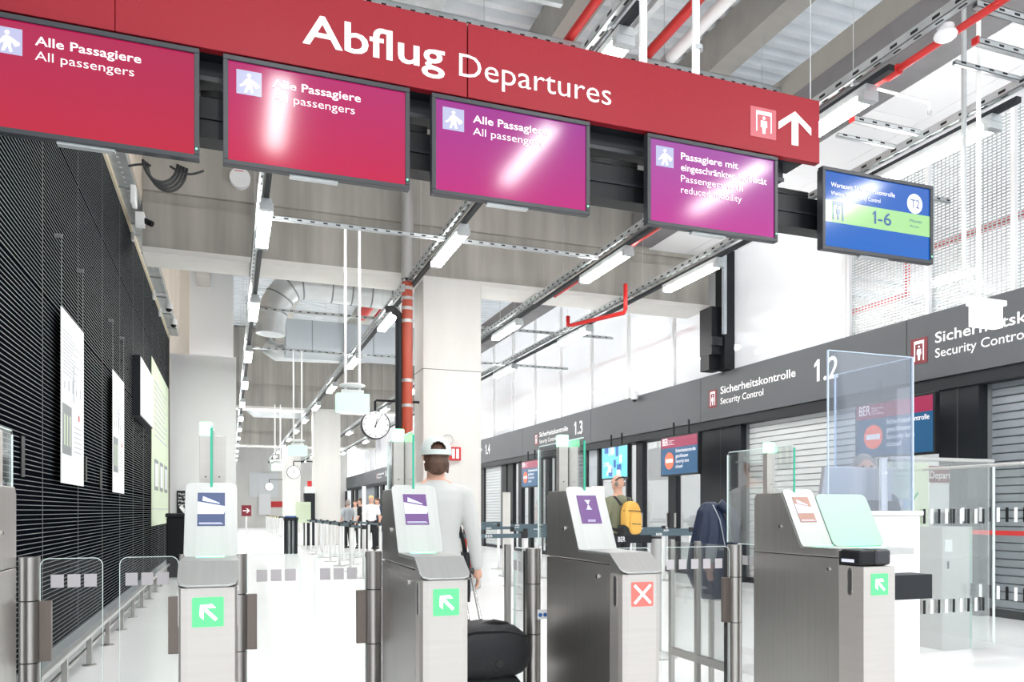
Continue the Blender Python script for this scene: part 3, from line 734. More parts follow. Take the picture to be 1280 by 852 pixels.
M['scr_lime'] = mat('display_lime', (.05,.1,.04), .15, emit=(.50,.93,.38), es=.45, spec=.5)
def blue_content(s, x0, x1, z0, z1, Y):
    w, h = x1-x0, z1-z0
    text('lettering', 'Wartezeit Sicherheitskontrolle', 'scr_text', s, (x0+.055*w, Y-.002, z1-.20*h), AX, .032, .60*w, bold=.004)
    text('lettering', 'Waiting Time Security Control', 'scr_text', s, (x0+.055*w, Y-.002, z1-.31*h), AX, .028, .46*w)
    band = box('lime_band', 'scr_lime', s, x0, x1, Y-.001, Y+.001, z0+.33*h, z0+.62*h)
    c = plate('white_disc', 'scr_text', s, circ(.85*w, .76*h, .075*w, 30), (x0, Y-.001, z0), AX)
    text('lettering', 'T2', 'scr_navy', c, (x0+.805*w, Y-.005, z0+.70*h), AX, .062, .09*w)
    plate('numeral', 'scr_navy', band, one_pts(.092), (x0+.44*w, Y-.003, z0+.395*h), AX); text('lettering', '-6', 'scr_navy', band, (x0+.49*w, Y-.003, z0+.40*h), AX, .088, .13*w, bold=.008)
    text('lettering', 'Minuten', 'scr_navy', band, (x0+.80*w, Y-.003, z0+.50*h), AX, .022, .12*w)
    text('lettering', 'Minutes', 'scr_navy', band, (x0+.80*w, Y-.003, z0+.43*h), AX, .016, .09*w)
    q = .115*w; O = Vector((x0+.07*w, Y-.003, z0+.36*h))
    plate('scanner_frame', 'scr_navy', band, [(a*q,b*q) for a,b in [(0,0),(.1,0),(.1,.95),(.75,.95),(.75,0),(.85,0),(.85,1.2),(0,1.2)]], O, AX)
    plate('figure_body', 'scr_navy', band, [(a*q,b*q) for a,b in [(.28,.72),(.57,.72),(.57,.42),(.5,.4),(.48,.02),(.37,.02),(.35,.4),(.28,.42)]], O, AX)
    plate('figure_head', 'scr_navy', band, circ(.425*q,.82*q,.08*q,12), O, AX)
monitor(3.91, 4.935, screen('display_blue', (.0,.155,.66), .9, (.03,.15,.62)), 'blue and lime waiting time monitor reading T2, rightmost', blue_content)

# ------------------------------------------------------------------ the gates
YG = 2.545; PITCH = .7475; X1 = -.062
def slope_pt(t, off=0.0):
    a = Vector((0, YG+.372, 1.135)); b = Vector((0, YG+.508, 1.392)); d = (b-a); n = Vector((0, -d.z, d.y)).normalized()
    return a + d*t + n*off
def stadium(w, h, n=6):
    r = w/2; return [(math.cos(PI*i/n)*r, h/2-r+math.sin(PI*i/n)*r) for i in range(n+1)] + [(math.cos(PI+PI*i/n)*r, -h/2+r+math.sin(PI+PI*i/n)*r) for i in range(n+1)]
def slope_rect(x0, x1, t0, t1, off, th, r=.0, cx=0):
    L = (slope_pt(1)-slope_pt(0)).length
    pts = rrect(x0, x1, t0*L, t1*L, r) if r else [(x0,t0*L),(x1,t0*L),(x1,t1*L),(x0,t1*L)]
    vs = []
    for o in (off, off+th):
        for x, l in pts: p = slope_pt(l/L, o); vs.append((cx+x, p.y, p.z))
    n = len(pts)
    return MB().add(vs, [tuple(range(n)), tuple(range(2*n-1,n-1,-1))] + [(i,i+n,(i+1)%n+n,(i+1)%n) for i in range(n)])
def gate(cx, label, sign, scr, wide=False, group=None, guard=(-1,), leaf=(.215,.215), open_leaf=(False, False), lit=True):
    t = thing('boarding_gate', label, 'gate', (cx, YG, 0)); Y = YG; w = .084
    # front column with rounded front edges
    cols = [(-w, .095), (-w, .030), (-w+.007, .010), (-w+.026, .0), (w-.026, .0), (w-.007, .010), (w, .030), (w, .095)] if not wide else [(-w,.14),(-w,0),(w,0),(w,.14)]
    zt = 1.066
    MB().prism([(cx+a, Y+b) for a, b in cols], 0, zt, 'z').build('front_column', 'steel_front', t)
    f0 = .097 if not wide else .142
    # side body, tower head
    MB().box(cx-w, cx+w, Y+f0, Y+.72, 0, 1.094).build('side_panel', 'steel', t, bevel=.003)
    head = [(f0, 1.097), (.72, 1.097), (.72, 1.36), (.70, 1.386), (.512, 1.386), (.376, 1.132), (f0, 1.132)] 
    MB().prism([(Y+a, b) for a, b in head], cx-w, cx+w, 'x').build('tower_head', 'steel', t, bevel=.004)
    if not wide:
        # rim wrapping the head side, and the satin lip sloping to the front
        rim = [(.006, 1.064), (.097, 1.128), (.376, 1.128), (.376, 1.140), (.094, 1.140), (-.006, 1.072)]
        vs = []; xs = .088
        MB().prism([(Y+a, b) for a, b in [(-.004,1.066),(.097,1.066),(.097,1.131)]], cx-w, cx+w, 'x').build('lip_base', 'steel', t)
        L = math.hypot(.103, .068); pts = []
        for x, l in rrect(-xs, xs, 0, L, .022): pts.append((x, l) if l < L*.6 else (x if abs(x) < xs-.001 else x, l))
        pts = [( -xs, L), (-xs, .03), (-xs+.008,.010), (-xs+.028, 0), (xs-.028, 0), (xs-.008,.010), (xs,.03), (xs, L)]
        vs = []
        for o in (0, .006):
            for x, l in pts: vs.append((cx+x, Y-.008+.103/L*l, 1.068+o+.068/L*l))
        n = len(pts)
        MB().add(vs, [tuple(range(n)), tuple(range(2*n-1,n-1,-1))]+[(i,i+n,(i+1)%n+n,(i+1)%n) for i in range(n)]).build('lip_plate', 'plate', t, bevel=.0015)
        MB().box(cx-xs, cx+xs, Y+.095, Y+.376, 1.133, 1.1415).build('ledge', 'plate', t, bevel=.0015)
    else:
        box('ledge', 'steel_lt', t, cx-w, cx+w, Y+f0, Y+.376, 1.1325, 1.137)
    if lit:
        MB().box(cx-.045, cx+.045, Y+.315, Y+.352, 1.1415, 1.1435).build('scanner_window', 'green_led', t)
    # screen plate
    sp = slope_rect(-.088, .088, -.02, 1.03, .001, .006, .022, cx).build('screen_plate', 'plate', t, bevel=.0015)
    bk, c1, c2 = scr
    d = slope_rect(-.046, .046, .42, .88, .0075, .0012, 0, cx).build('display', bk, t)
    if c1 == 'boarding':
        def sl(pts, m, off):
            vs = [Vector((cx+x, slope_pt(tt, off).y, slope_pt(tt, off).z)) for x, tt in pts] + [Vector((cx+x, slope_pt(tt, off+.0006).y, slope_pt(tt, off+.0006).z)) for x, tt in pts]
            n = len(pts); MB().add(vs, [tuple(range(n)), tuple(range(2*n-1,n-1,-1))]+[(i,i+n,(i+1)%n+n,(i+1)%n) for i in range(n)]).build('graphic', m, d)
        sl([(-.046,.58),(.042,.58),(.046,.62),(.046,.69),(-.046,.755)], 'scr_white', .009)
        sl([(-.030,.765),(-.028,.83),(.028,.735),(.028,.722)], 'scr_lav', .009)
        sl([(-.040,.44),(.040,.44),(.040,.447),(-.040,.447)], 'scr_white', .009)
        sl([(-.040,.455),(.034,.455),(.034,.462),(-.040,.462)], 'scr_white', .009)
    elif c1 == 'hourglass':
        def sl(pts, m, off):
            vs = [Vector((cx+x, slope_pt(tt, off).y, slope_pt(tt, off).z)) for x, tt in pts] + [Vector((cx+x, slope_pt(tt, off+.0006).y, slope_pt(tt, off+.0006).z)) for x, tt in pts]
            n = len(pts); MB().add(vs, [tuple(range(n)), tuple(range(2*n-1,n-1,-1))]+[(i,i+n,(i+1)%n+n,(i+1)%n) for i in range(n)]).build('graphic', m, d)
        for a, b in ((.79,.80),(.645,.655)): sl([(-.013,a),(.013,a),(.013,b),(-.013,b)], 'scr_white', .009)
        sl([(-.010,.79),(.010,.79),(.002,.73),(-.002,.73)], 'scr_white', .009); sl([(-.002,.72),(.002,.72),(.010,.655),(-.010,.655)], 'scr_white', .009)
        for a, b in ((.468,.476),(.45,.458)): sl([(-.018,a),(.018,a),(.018,b),(-.018,b)], 'scr_white', .009)
    # slot, locks
    for sx in (-1, 1):
        xs_ = cx + sx*w
        yc = .052 if not wide else .075
        O = Vector((xs_ - .0005, Y+yc, 1.0)) if sx < 0 else Vector((xs_+.0005, Y+yc, 1.0))
        ax = Vector((0,-1,0)) if sx < 0 else Vector((0,1,0))
        r0 = plate('slot_rim', 'chrome', t, stadium(.026, .118), O, ax, th=.0015)
        plate('slot', 'seam', r0, stadium(.018, .108), O + Vector((sx*.0015,0,0)), ax, th=.0006)
        for (yy, zz, rr) in ((.20, 1.045, .009), (.52, 1.225, .009)):
            k = MB().tube((xs_-sx*.002, Y+yy, zz), (xs_+sx*.006, Y+yy, zz), rr, n=14).build('lock', 'chrome', t, smooth='auto')
            MB().tube((xs_+sx*.006, Y+yy, zz), (xs_+sx*.0066, Y+yy, zz), rr*.45, n=8).build('keyhole', 'seam', k)
    # light tile with arrow or cross
    zc = .992
    tile = plate('light_tile', 'green_sign' if sign == 'arrow' else 'red_tile', t, rrect(-.045,.045,-.045,.045,.004), (cx+.0, Y-.0005, zc), AX, th=.0015)
    O = Vector((cx, Y-.0025, zc))
    if sign == 'arrow':
        c45 = math.cos(PI/4); pts = []
        for a, b in [(-.07,-.46),(.07,-.46),(.07,.16),(.34,-.10),(.34,.12),(0,.42),(-.34,.12),(-.34,-.10),(-.07,.16)]:
            a2, b2 = a*1.0, b*1.0; pts.append(((a2*c45 - b2*c45)*.074, (a2*c45 + b2*c45)*.074))
        plate('arrow', 'glow_white', tile, pts, O, AX, th=.0008)
    else:
        for sgn in (1, -1):
            pts = [(.030,.037*sgn),(.037,.030*sgn),(-.030,-.037*sgn),(-.037,-.030*sgn)]
            plate('cross_bar', 'glow_x', tile, pts, O, AX, th=.0008)
    # signal pole and glass fin above the tower
    zp = 1.588
    for x0, x1 in ((-.046, -.003), (.003, .046)):
        if wide and x0 > 0: continue
        p = MB().box(cx+x0, cx+x1, Y+.665, Y+.70, 1.38, zp).build('signal_pole', 'steel_front', t, bevel=.002)
        MB().tube((cx+(x0+x1)/2, Y+.6655, 1.43), (cx+(x0+x1)/2, Y+.664, 1.43), .003, n=8).build('screw', 'seam', p)
    MB().box(cx-.046, cx-.001, Y+.662, Y+.703, zp, zp+.052).build('signal_lamp', 'green_lamp', t, bevel=.004)
    out = [(Y+.50,1.385),(Y+.50,1.600),(Y+.515,1.615),(Y+1.015,1.615),(Y+1.03,1.60),(Y+1.03,1.13),(Y+.73,1.13),(Y+.73,1.385)]
    gx = cx + (0 if not wide else -.02)
    MB().prism(out, gx-.004, gx+.004, 'x').build('glass_fin', 'glass', t)
    MB().prism([(Y+.497,1.385),(Y+.497,1.600),(Y+.502,1.602),(Y+.502,1.385)], gx-.0045, gx+.0045, 'x').build('glass_edge', 'green_edge', t)
    b = MB().box(gx-.003, gx+.003, Y+.512, Y+1.015, 1.613, 1.617).box(gx-.003, gx+.003, Y+1.028, Y+1.032, 1.13, 1.60)
    b.build('glass_edge', 'glass_edge', t)
    # hinge columns, flap plates, glass leaves
    for sx in (-1, 1):
        hx, hy = cx+sx*.094, Y+.865
        for z0, z1 in ((0, .722), (.726, .956), (.96, 1.124)):
            MB().tube((hx,hy,z0),(hx,hy,z1), .036, n=28).build('hinge_column', 'steel', t, smooth='auto')
        box('cover_strip', 'black2', t, hx-.03, hx+.03, hy-.02, hy+.05, 0, 1.11)
        opened = open_leaf[0 if sx < 0 else 1]; ll = leaf[0 if sx < 0 else 1]
        if not opened:
            xa, xb = hx+sx*.034, hx+sx*.075
            MB().box(min(xa,xb), max(xa,xb), hy-.013, hy+.013, .726, .956).build('flap_plate', 'flap', t, bevel=.002)
            x0, x1 = hx+sx*.036, hx+sx*(.036+ll)
            pts = rrect(min(x0,x1), max(x0,x1), .16, 1.118, .03)
            gl = MB().prism(pts, hy-.005, hy+.005, 'y').build('glass_leaf', 'glass', t)
            inner = rrect(min(x0,x1)+.0025, max(x0,x1)-.0025, .1625, 1.1155, .028)
            n = len(pts); vs = [(p[0],hy-.0058,p[1]) for p in pts]+[(p[0],hy-.0058,p[1]) for p in inner]
            MB().add(vs, [(i,(i+1)%n,(i+1)%n+n,i+n) for i in range(n)]).build('leaf_edge', 'glass_edge', gl)
            nsq = 3 if ll < .3 else 5
            for k in range(nsq):
                xc = x0+sx*(.030+ (ll-.045)*(k+.5)/nsq*1.0)
                box('frosted_square', 'frost', gl, xc-.022, xc+.022, hy-.0062, hy-.0055, 1.005, 1.055)
        else:
            ya, yb = hy+.034, hy+.075
            MB().box(hx-.013, hx+.013, ya, yb, .726, .956).build('flap_plate', 'flap', t, bevel=.002)
            pts = rrect(hy+.036, hy+.036+ll, .16, 1.118, .03)
            gl = MB().prism(pts, hx-.005, hx+.005, 'x').build('glass_leaf', 'glass', t)
            b = MB().box(hx-.0055,hx+.0055,hy+.034+ll,hy+.038+ll,.19,1.09).box(hx-.0055,hx+.0055,hy+.06,hy+.01+ll,1.116,1.12)
            b.build('leaf_edge', 'glass_edge', gl)
            for k in range(3): box('frosted_square', 'frost', gl, hx-.0065, hx-.0055, hy+.07+k*.066, hy+.114+k*.066, 1.005, 1.055)
    # guard rail behind
    for sx in guard:
        gx = cx+sx*.105
        for yy in ((1.19, 1.46) if wide else (1.19,)): MB().box(gx-.014, gx+.014, Y+yy-.014, Y+yy+.014, 0, 1.13).build('guard_post', 'steel', t, bevel=.002)
        if not wide: continue
        MB().box(gx-.012, gx+.012, Y+.91, Y+1.45, .455, .50).build('guard_bar', 'steel', t, bevel=.002)
        box('guard_glass', 'glass', t, gx-.004, gx+.004, Y+.93, Y+1.44, .505, 1.12)
    return t
BL = ('scr_blue', 'boarding', None)
gate(X1-PITCH, 'boarding gate at the left frame edge with only its hinge columns showing', 'arrow', BL, guard=())
gate(X1, 'leftmost full boarding gate, seen straight on with a green arrow tile', 'arrow', BL, guard=())
gate(X1+PITCH, 'second boarding gate with green arrow, beside the person in the white cap', 'arrow', ('scr_violet','boarding',None), guard=(), open_leaf=(False, True))
gate(X1+2*PITCH, 'third boarding gate with the red cross tile and violet hourglass screen', 'cross', ('scr_violet','hourglass',None), open_leaf=(True, False), leaf=(.215,.40), lit=False)
g4 = gate(2.556, 'rightmost boarding gate with black scanner box on its square front', 'arrow', ('scr_tan','boarding',None), wide=True, leaf=(.40,.215), open_leaf=(False, True))
# pale wide screen plate and black scanner of the rightmost gate
slope_rect(.094, .40, -.02, .94, -.004, .012, .03, 2.556).build('wide_plate', 'sidegreen', g4, bevel=.001)
MB().prism([(YG+.376,1.05),(YG+.376,1.128),(YG+.55,1.128),(YG+.55,1.05)], 2.645, 2.96, 'x').build('side_ledge', 'steel', g4)
box('scanner_window', 'green_led', g4, 2.70, 2.90, YG+.30, YG+.35, 1.128, 1.131); box('side_shelf', 'steel_lt', g4, 2.645, 2.96, YG+.2, YG+.376, 1.10, 1.128)
b = thing('passport_scanner', 'black scanner box on the front of the rightmost gate', 'scanner', (2.53, YG+.1, 1.07))
MB().box(2.47, 2.625, YG+.02, YG+.135, 1.067, 1.135).build('body', 'black', b, bevel=.012, segs=3)
box('window', 'scr_white', b, 2.468, 2.4705, YG+.05, YG+.12, 1.082, 1.095)
MB().box(2.55, 2.635, YG+.012, YG+.10, 1.07, 1.137).build('cover', 'bezel', b, bevel=.014, segs=3)
# sticker on the hinge column left of the third gate
st = thing('round_sticker_label', 'small white label with two blue dots on a hinge column', 'label', (1.3, 3.36, .75))
q = at(678, 770, Y=3.372)
box('paper', 'poster_white', st, q.x-.026, q.x+.022, 3.366, 3.370, q.z-.012, q.z+.032)
for dx in (-.012, .012): plate('blue_dot', 'blue', st, circ(0,0,.0095,14), (q.x-.001+dx, 3.366, q.z+.008), AX, th=.001)
for nm in ():
    pass

# black arm panel right of gate 4
MB_ = MB().box(2.66, 3.28, 2.93, 3.06, .865, .985)
tag(MB_.build('arm_panel', 'black2', bevel=.002), 'black horizontal box panel right of the rightmost gate', 'panel')

# ------------------------------------------------------------------ service desk
dk = thing('service_desk', 'white service desk behind the rightmost gate', 'desk', (3.4, 3.95, 0))
MB().box(3.30, 3.93, 3.6, 4.3, 0, 1.27).build('body', 'white', dk, bevel=.004)
MB().box(3.28, 3.945, 3.585, 4.31, 1.272, 1.298).build('top', 'white', dk, bevel=.003)
px = thing('sneeze_guard', 'clear plexiglass corner screen standing on the service desk', 'screen', (3.6, 3.66, 1.3))
box('pane', 'plexi', px, 3.28, 3.925, 3.645, 3.653, 1.30, 2.235); box('pane', 'plexi', px, 3.92, 3.928, 3.655, 4.30, 1.30, 2.235)
b = MB().box(3.276,3.282,3.644,3.654,1.3,2.236).box(3.28,3.93,3.644,3.654,2.234,2.238).box(3.92,3.93,3.644,3.655,1.3,2.236).box(3.92,3.93,3.65,4.3,2.234,2.238).box(3.92,3.93,4.296,4.302,1.3,2.236)
b.build('edge', 'plexi_edge', px)
cm = thing('computer_monitor', 'silver back of a computer monitor on the service desk', 'monitor', (3.5, 3.85, 1.3))
qa, qb = at(1028, 583, Y=3.86), at(1112, 583, Y=3.86)
MB().prism([(qa.x-.03,1.36),(qa.x+.005,qa.z),(qb.x,qb.z-.01),(qb.x,1.36)], 3.84, 3.875, 'y').build('case', 'mono', cm, bevel=.006)
plate('logo_disc', 'steel_lt', cm, circ(0,0,.016,20), ((qa.x+qb.x)/2-.07, 3.84, 1.42), AX, th=.001)
box('stand', 'mono', cm, (qa.x+qb.x)/2-.04, (qa.x+qb.x)/2+.04, 3.876, 3.93, 1.30, 1.45)
MB().box(qa.x+.02, qb.x-.12, 3.78, 3.82, 1.299, 1.365).build('keyboard_box', 'bezel', cm, bevel=.003)
sp = thing('steel_canister', 'upright silver document scanner beside the computer monitor', 'scanner', (3.75, 3.8, 1.3))
q = at(1102, 573, Y=3.78)
MB().tube((q.x,3.78,1.30),(q.x,3.78,q.z),.035,n=22).build('body', 'chrome', sp, smooth='auto')
MB().tube((q.x,3.78,q.z),(q.x,3.78,q.z+.008),.037,n=22).build('lid', 'steel_lt', sp, smooth='auto')
plate('label_disc', 'letter', sp, circ(0,0,.011,14), (q.x, 3.744, q.z-.09), AX, th=.001)

# glass partition with rails and dash marks at the right
gp = thing('glass_partition', 'glass partition with black and white dash marks at the right', 'partition', (5.6, 5.0, 0))
box('pane', 'glass', gp, 5.16, 6.27, 5.0, 5.012, .1, 1.72)
MB().tube((5.12,5.0,1.735),(6.30,5.0,1.735),.017).build('top_rail', 'steel_lt', gp, smooth='auto')
def dash(x=None, y=None, z0=0, z1=0, m='black', X=None):
    if X is None: box('dash_mark', m, gp, x-.012, x+.012, 4.994, 4.999, z0, z1)
    else: box('dash_mark', m, gp, X-.004, X-.001, y-.014, y+.014, z0, z1)
k = 0; u = 1155
while u < 1232:
    q = at(u, 640, Y=5.0)
    for (za, zb_) in ((1.19,1.315),(.43,.545)): dash(x=q.x, z0=za, z1=zb_, m='black' if k % 2 == 0 else 'letter')
    u += 9.2; k += 1
gq = thing('glass_partition', 'glass partition with dash marks running away along the right frame edge', 'partition', (6.5, 4.6, 0))
box('pane', 'glass', gq, 6.55, 6.562, 3.6, 5.9, .1, 1.70)
MB().tube((6.55,3.5,1.715),(6.55,5.95,1.715),.015).build('top_rail', 'steel_lt', gq, smooth='auto')
box('edge', 'glass_edge', gq, 6.545, 6.565, 5.19, 5.20, .1, 1.7)
gpx, gp = gp, gq
for k, u in enumerate(range(1203, 1290, 11)):
    q = at(u, 640, X=6.54)
    for (za, zb_) in ((1.20,1.33),(.50,.62)): dash(y=q.y, X=6.55, z0=za, z1=zb_, m='black' if k % 2 else 'letter')
gp = gpx
pc = thing('scanner_pillar', 'stainless steel pillar cabinet behind the glass at the right', 'cabinet', (6.1, 5.6, 0))
qa, qb = at(1178, 700, Y=5.45), at(1218, 700, Y=5.45)
MB().box(qa.x, qb.x-.06, 5.45, 5.75, 0, 1.15).build('body', 'steel_lt', pc, bevel=.004)
MB().box(qb.x-.055, qb.x, 5.47, 5.75, 0, 1.15).build('side_body', 'sidegreen', pc, bevel=.004)
box('label_plate', 'offwhite', pc, qa.x+.03, qa.x+.12, 5.446, 5.45, .92, 1.03)
box('handle_slot', 'seam', pc, qa.x+.06, qa.x+.08, 5.446, 5.45, .76, .83); box('handle_slot', 'galv_dk', pc, qb.x-.05, qb.x-.01, 5.465, 5.47, .42, .56)
tag(box('red_strip', 'red_pipe', None, 8.0, 8.03, 4.5, 9.5, 1.03, 1.08), 'thin red barrier rail in front of the dark shutter', 'rail')
# posters and small signs in front of the shopfront
pw = thing('info_board', 'pale green information board with a luggage drawing, right of the desk', 'board', (7.2, 7.3, 0))
qa, qb = at(1112, 600, Y=7.4), at(1161, 600, Y=7.4)
box('board', 'poster_green', pw, qa.x, qb.x, 7.4, 7.44, 0.9, 1.90); box('leg', 'galv', pw, qa.x+.1, qb.x-.1, 7.41, 7.43, 0, .9)
w_ = qb.x-qa.x
for k in range(6): text('lettering', ['Bitte alles in die','Please put all','Wannen legen','items into the tray','vor der Kontrolle','before control'][k], 'galv_dk', pw, (qa.x+.03, 7.397, 1.84-k*.05-(.02 if k > 1 else 0)), AX, .022, w_*(.62-.06*(k%3)))
suit = plate('suitcase_drawing', 'pgrey', pw, rrect(0,.20,0,.13,.015), (qa.x+.12, 7.398, 1.32), AX)
plate('suitcase_panel', 'poster_white', suit, rrect(.03,.09,.02,.11,.01), (qa.x+.12, 7.395, 1.32), AX)
plate('suitcase_panel', 'sky', suit, rrect(.11,.17,.02,.11,.01), (qa.x+.12, 7.395, 1.32), AX)
plate('green_tick', 'green_edge', pw, [(.30,.06),(.32,.05),(.44,.20),(.42,.21)], (qa.x+.02, 7.397, 1.32), AX)
pd = thing('departure_poster', 'red and white poster reading Depart, partly behind the glass', 'poster', (7.6, 7.5, 0))
qa, qb = at(1161, 600, Y=7.5), at(1188, 600, Y=7.5)
box('board', 'poster_white', pd, qa.x, qb.x, 7.5, 7.53, 1.28, 1.87); box('red_field', 'dkred', pd, qa.x, qb.x, 7.492, 7.5, 1.66, 1.87)
text('lettering', 'Depart', 'letter', pd, (qa.x+.01, 7.489, 1.71), AX, .09, (qb.x-qa.x)*.95); box('leg', 'galv', pd, qa.x+.08, qb.x-.08, 7.505, 7.525, 0, 1.28)
ns = thing('no_photo_sign', 'dark sign with a red ring crossing out a camera, behind the glass', 'sign', (8.0, 7.4, 1.3))
qa, qb = at(1186, 617, Y=7.6), at(1203, 617, Y=7.6)
box('board', 'galv_dk', ns, qa.x, qb.x, 7.60, 7.62, 1.32, 1.62)
cx_ = (qa.x+qb.x)/2
plate('red_ring', 'red_pipe', ns, circ(0,0,.072,24), (cx_, 7.599, 1.42), AX); plate('white_disc', 'letter', ns, circ(0,0,.056,24), (cx_, 7.596, 1.42), AX)
box('camera', 'black', ns, cx_-.03, cx_+.03, 7.591, 7.594, 1.40, 1.44); plate('bar', 'red_pipe', ns, [(-.045,.035),(-.035,.045),(.045,-.035),(.035,-.045)], (cx_, 7.590, 1.42), AX)
text('lettering', '3003.E1_.9J07', 'letter', ns, (cx_-.09, 7.598, 1.665), AX, .05, .42)
text('lettering', 'fragen', 'letter', ns, (cx_-.02, 7.598, 1.74), AX, .04, .34) if False else None

# ------------------------------------------------------------------ lane monitors under the fascia
M['ber_red'] = mat('display_dark_red', (.1,0,.02), .2, emit=(.30,.02,.07), es=.6)
M['ber_blue'] = mat('display_slate_blue', (0,.02,.05), .2, emit=(.010,.09,.21), es=.6)
M['ber_disc'] = mat('display_no_entry', (.6,.1,.05), .2, emit=(.92,.12,.05), es=.55)
M['aqua'] = mat('display_aqua', (.1,.4,.5), .2, emit=(.10,.48,.66), es=.5)
def lane_monitor(u0, u1, v1, lab, kind='ber'):
    X = 8.2; a, b_ = at(u0, X=X), at(u1, v1, X=X); y1, y0 = a.y, b_.y; z1 = b_.z; z0 = z1-(y1-y0)*.585
    t = thing('lane_monitor', lab, 'monitor', (X, y0, z0))
    MB().box(X, X+.08, y0, y1, z0, z1).build('housing', 'black', t, bevel=.005)
    f = .03; w = y1-y0-2*f; h = z1-z0-2*f
    if kind == 'ber':
        s = box('display', 'ber_blue', t, X-.004, X, y0+f, y1-f, z0+f, z1-f)
        box('red_header', 'ber_red', s, X-.006, X-.004, y0+f, y1-f, z1-f-.28*h, z1-f)
        L = lambda a, z: (X-.008, y1-f-a*w, z0+f+z*h)
        text('lettering', 'BER', 'scr_text', s, L(.04,.80), AY, .11*h/.6, .16*w, bold=.008)
        for k, tx in enumerate(('Flughafen','Berlin','Brandenburg')): text('lettering', tx, 'scr_text', s, L(.22,.90-k*.05), AY, .02, .16*w if k != 1 else .1*w)
        d = plate('no_entry_disc', 'ber_disc', s, circ(0,0,.23*h,28), L(.24,.37), AY)
        plate('no_entry_bar', 'scr_text', d, [(-.17*h,-.05*h),(.17*h,-.05*h),(.17*h,.05*h),(-.17*h,.05*h)], (X-.0105, y1-f-.24*w, z0+f+.37*h), AY)
        for k, (tx, wd, bo) in enumerate((('Sicherheitskontrolle',.54,.03),('geschlossen',.34,.03),('Security lane',.36,0),('closed',.19,0))):
            text('lettering', tx, 'scr_text', s, L(.42,.58-.14*k), AY, .055*h/.6, wd*w, bold=bo*.2)
    else:
        s = box('display', 'aqua', t, X-.004, X, y0+f, y1-f, z0+f, z1-f)
        rnd = random.Random(3)
        for k in range(16):
            a0, c0 = rnd.random()*.85, rnd.random()*.85
            box('picture_patch', 'scr_white' if k % 3 == 0 else ('sky' if k % 3 == 1 else 'blue'), s, X-.0055-.0001*k, X-.004, y0+f+a0*w, y0+f+min(a0+.05+.12*rnd.random(),1)*w, z0+f+c0*h, z0+f+min(c0+.08+.3*rnd.random(),1)*h)
    for yy in (y0+.3*(y1-y0), y0+.7*(y1-y0)): MB().tube((X+.05,yy,z1),(X+.05,yy,3.04),.02).build('bracket', 'black2', t)
lane_monitor(1069, 1169, 489, 'large security lane closed monitor seen through the plexiglass')
lane_monitor(826, 873, 539, 'security lane closed monitor above the glass doors, middle right')
lane_monitor(752, 785, 554, 'bright aqua picture monitor above the man with the yellow backpack', 'pic')
lane_monitor(652, 673, 573, 'small security lane closed monitor, farthest of the three')

# ------------------------------------------------------------------ things on the black wall
def banner(y0, y1, z0, z1, lab):
    t = thing('banner', lab, 'banner', (XW+.06, y0, z0)); X = XW+.06
    box('sheet', 'poster_white', t, X, X+.006, y0, y1, z0, z1)
    for yy in (y0+.03, y1-.03):
        b = MB().tube((X+.003,yy,z1),(X+.003,yy,z1+.62),.004,n=6).tube((XW+.01,yy,z1+.62),(X+.01,yy,z1+.62),.018,n=8)
        b.build('wire', 'rib', t)
    h = z1-z0; X2 = X+.0065; R = Vector((0,1,0)); F = lambda a, z: (X2, y0+a*(y1-y0), z0+z*h); w = y1-y0
    nrm = Vector((0,1,0)).cross(Vector((0,0,1)))
    plate('photo', 'galv_dk', t, [(.05*w,.17*h),(.42*w,.17*h),(.42*w,.46*h),(.05*w,.46*h)], (X2,y0,z0), R)
    for k in range(3): plate('photo_green', 'poster_green', t, [((.10+k*.11)*w,.22*h),((.14+k*.11)*w,.22*h),((.14+k*.11)*w,.40*h),((.10+k*.11)*w,.40*h)], (X2+.002,y0,z0), R)
    b = MB()
    for k in range(12): b.box(X2, X2+.002, y0+.08*w, y0+(.45+.4*((k*7)%5)/5)*w, z0+(.88-k*.022)*h, z0+(.885-k*.022)*h)
    b.box(X2, X2+.002, y0+.5*w, y0+.53*w, z0+.50*h, z0+.72*h)
    for k in range(5): b.box(X2, X2+.002, y0+(.12+k*.17)*w, y0+(.15+k*.17)*w, z0+.55*h, z0+(.59+.02*(k%3))*h)
    for k in range(6): b.box(X2, X2+.002, y0+(.55)*w, y0+(.9)*w, z0+(.2+k*.03)*h, z0+(.205+k*.03)*h)
    o = b.build('print_marks', 'pgrey', t); o['kind'] = 'stuff'
    plate('red_mark', 'red_pipe', t, circ(.75*w,.42*h,.03*w,10), (X2+.001,y0,z0), R)
banner(7.75, 8.87, EYE+.245, EYE+1.79, 'white printed banner hanging on two wires on the black wall, the nearer')
banner(10.95, 12.08, EYE+.235, EYE+1.78, 'white printed banner on the black wall, the farther one')
lb = thing('light_box', 'thick white panel standing off the black wall between banner and green poster', 'panel', (XW, 13.6, 2.8))
box('frame', 'black2', lb, XW+.009, XW+.12, 13.6, 15.7, EYE+1.50, EYE+2.46); box('face', 'white', lb, XW+.12, XW+.13, 13.62, 15.68, EYE+1.52, EYE+2.44)
gpst = thing('green_poster', 'tall pale green poster at the far end of the black wall', 'poster', (XW, 16.6, 1.0))
box('sheet', 'poster_green', gpst, XW+.02, XW+.03, 16.6, 21.0, 1.0, 4.3)
for k in range(3):
    yy = 17.2+k*1.25; fr_ = box('picture', 'galv_dk', gpst, XW+.03, XW+.034, yy, yy+.85, 1.72, 2.35); box('picture_inside', 'offwhite', fr_, XW+.034, XW+.036, yy+.08, yy+.77, 1.80, 2.27)
b = MB()
for k in range(10): b.box(XW+.03, XW+.033, 17.2, 20.4-.3*(k%3), 3.9-k*.12, 3.93-k*.12)
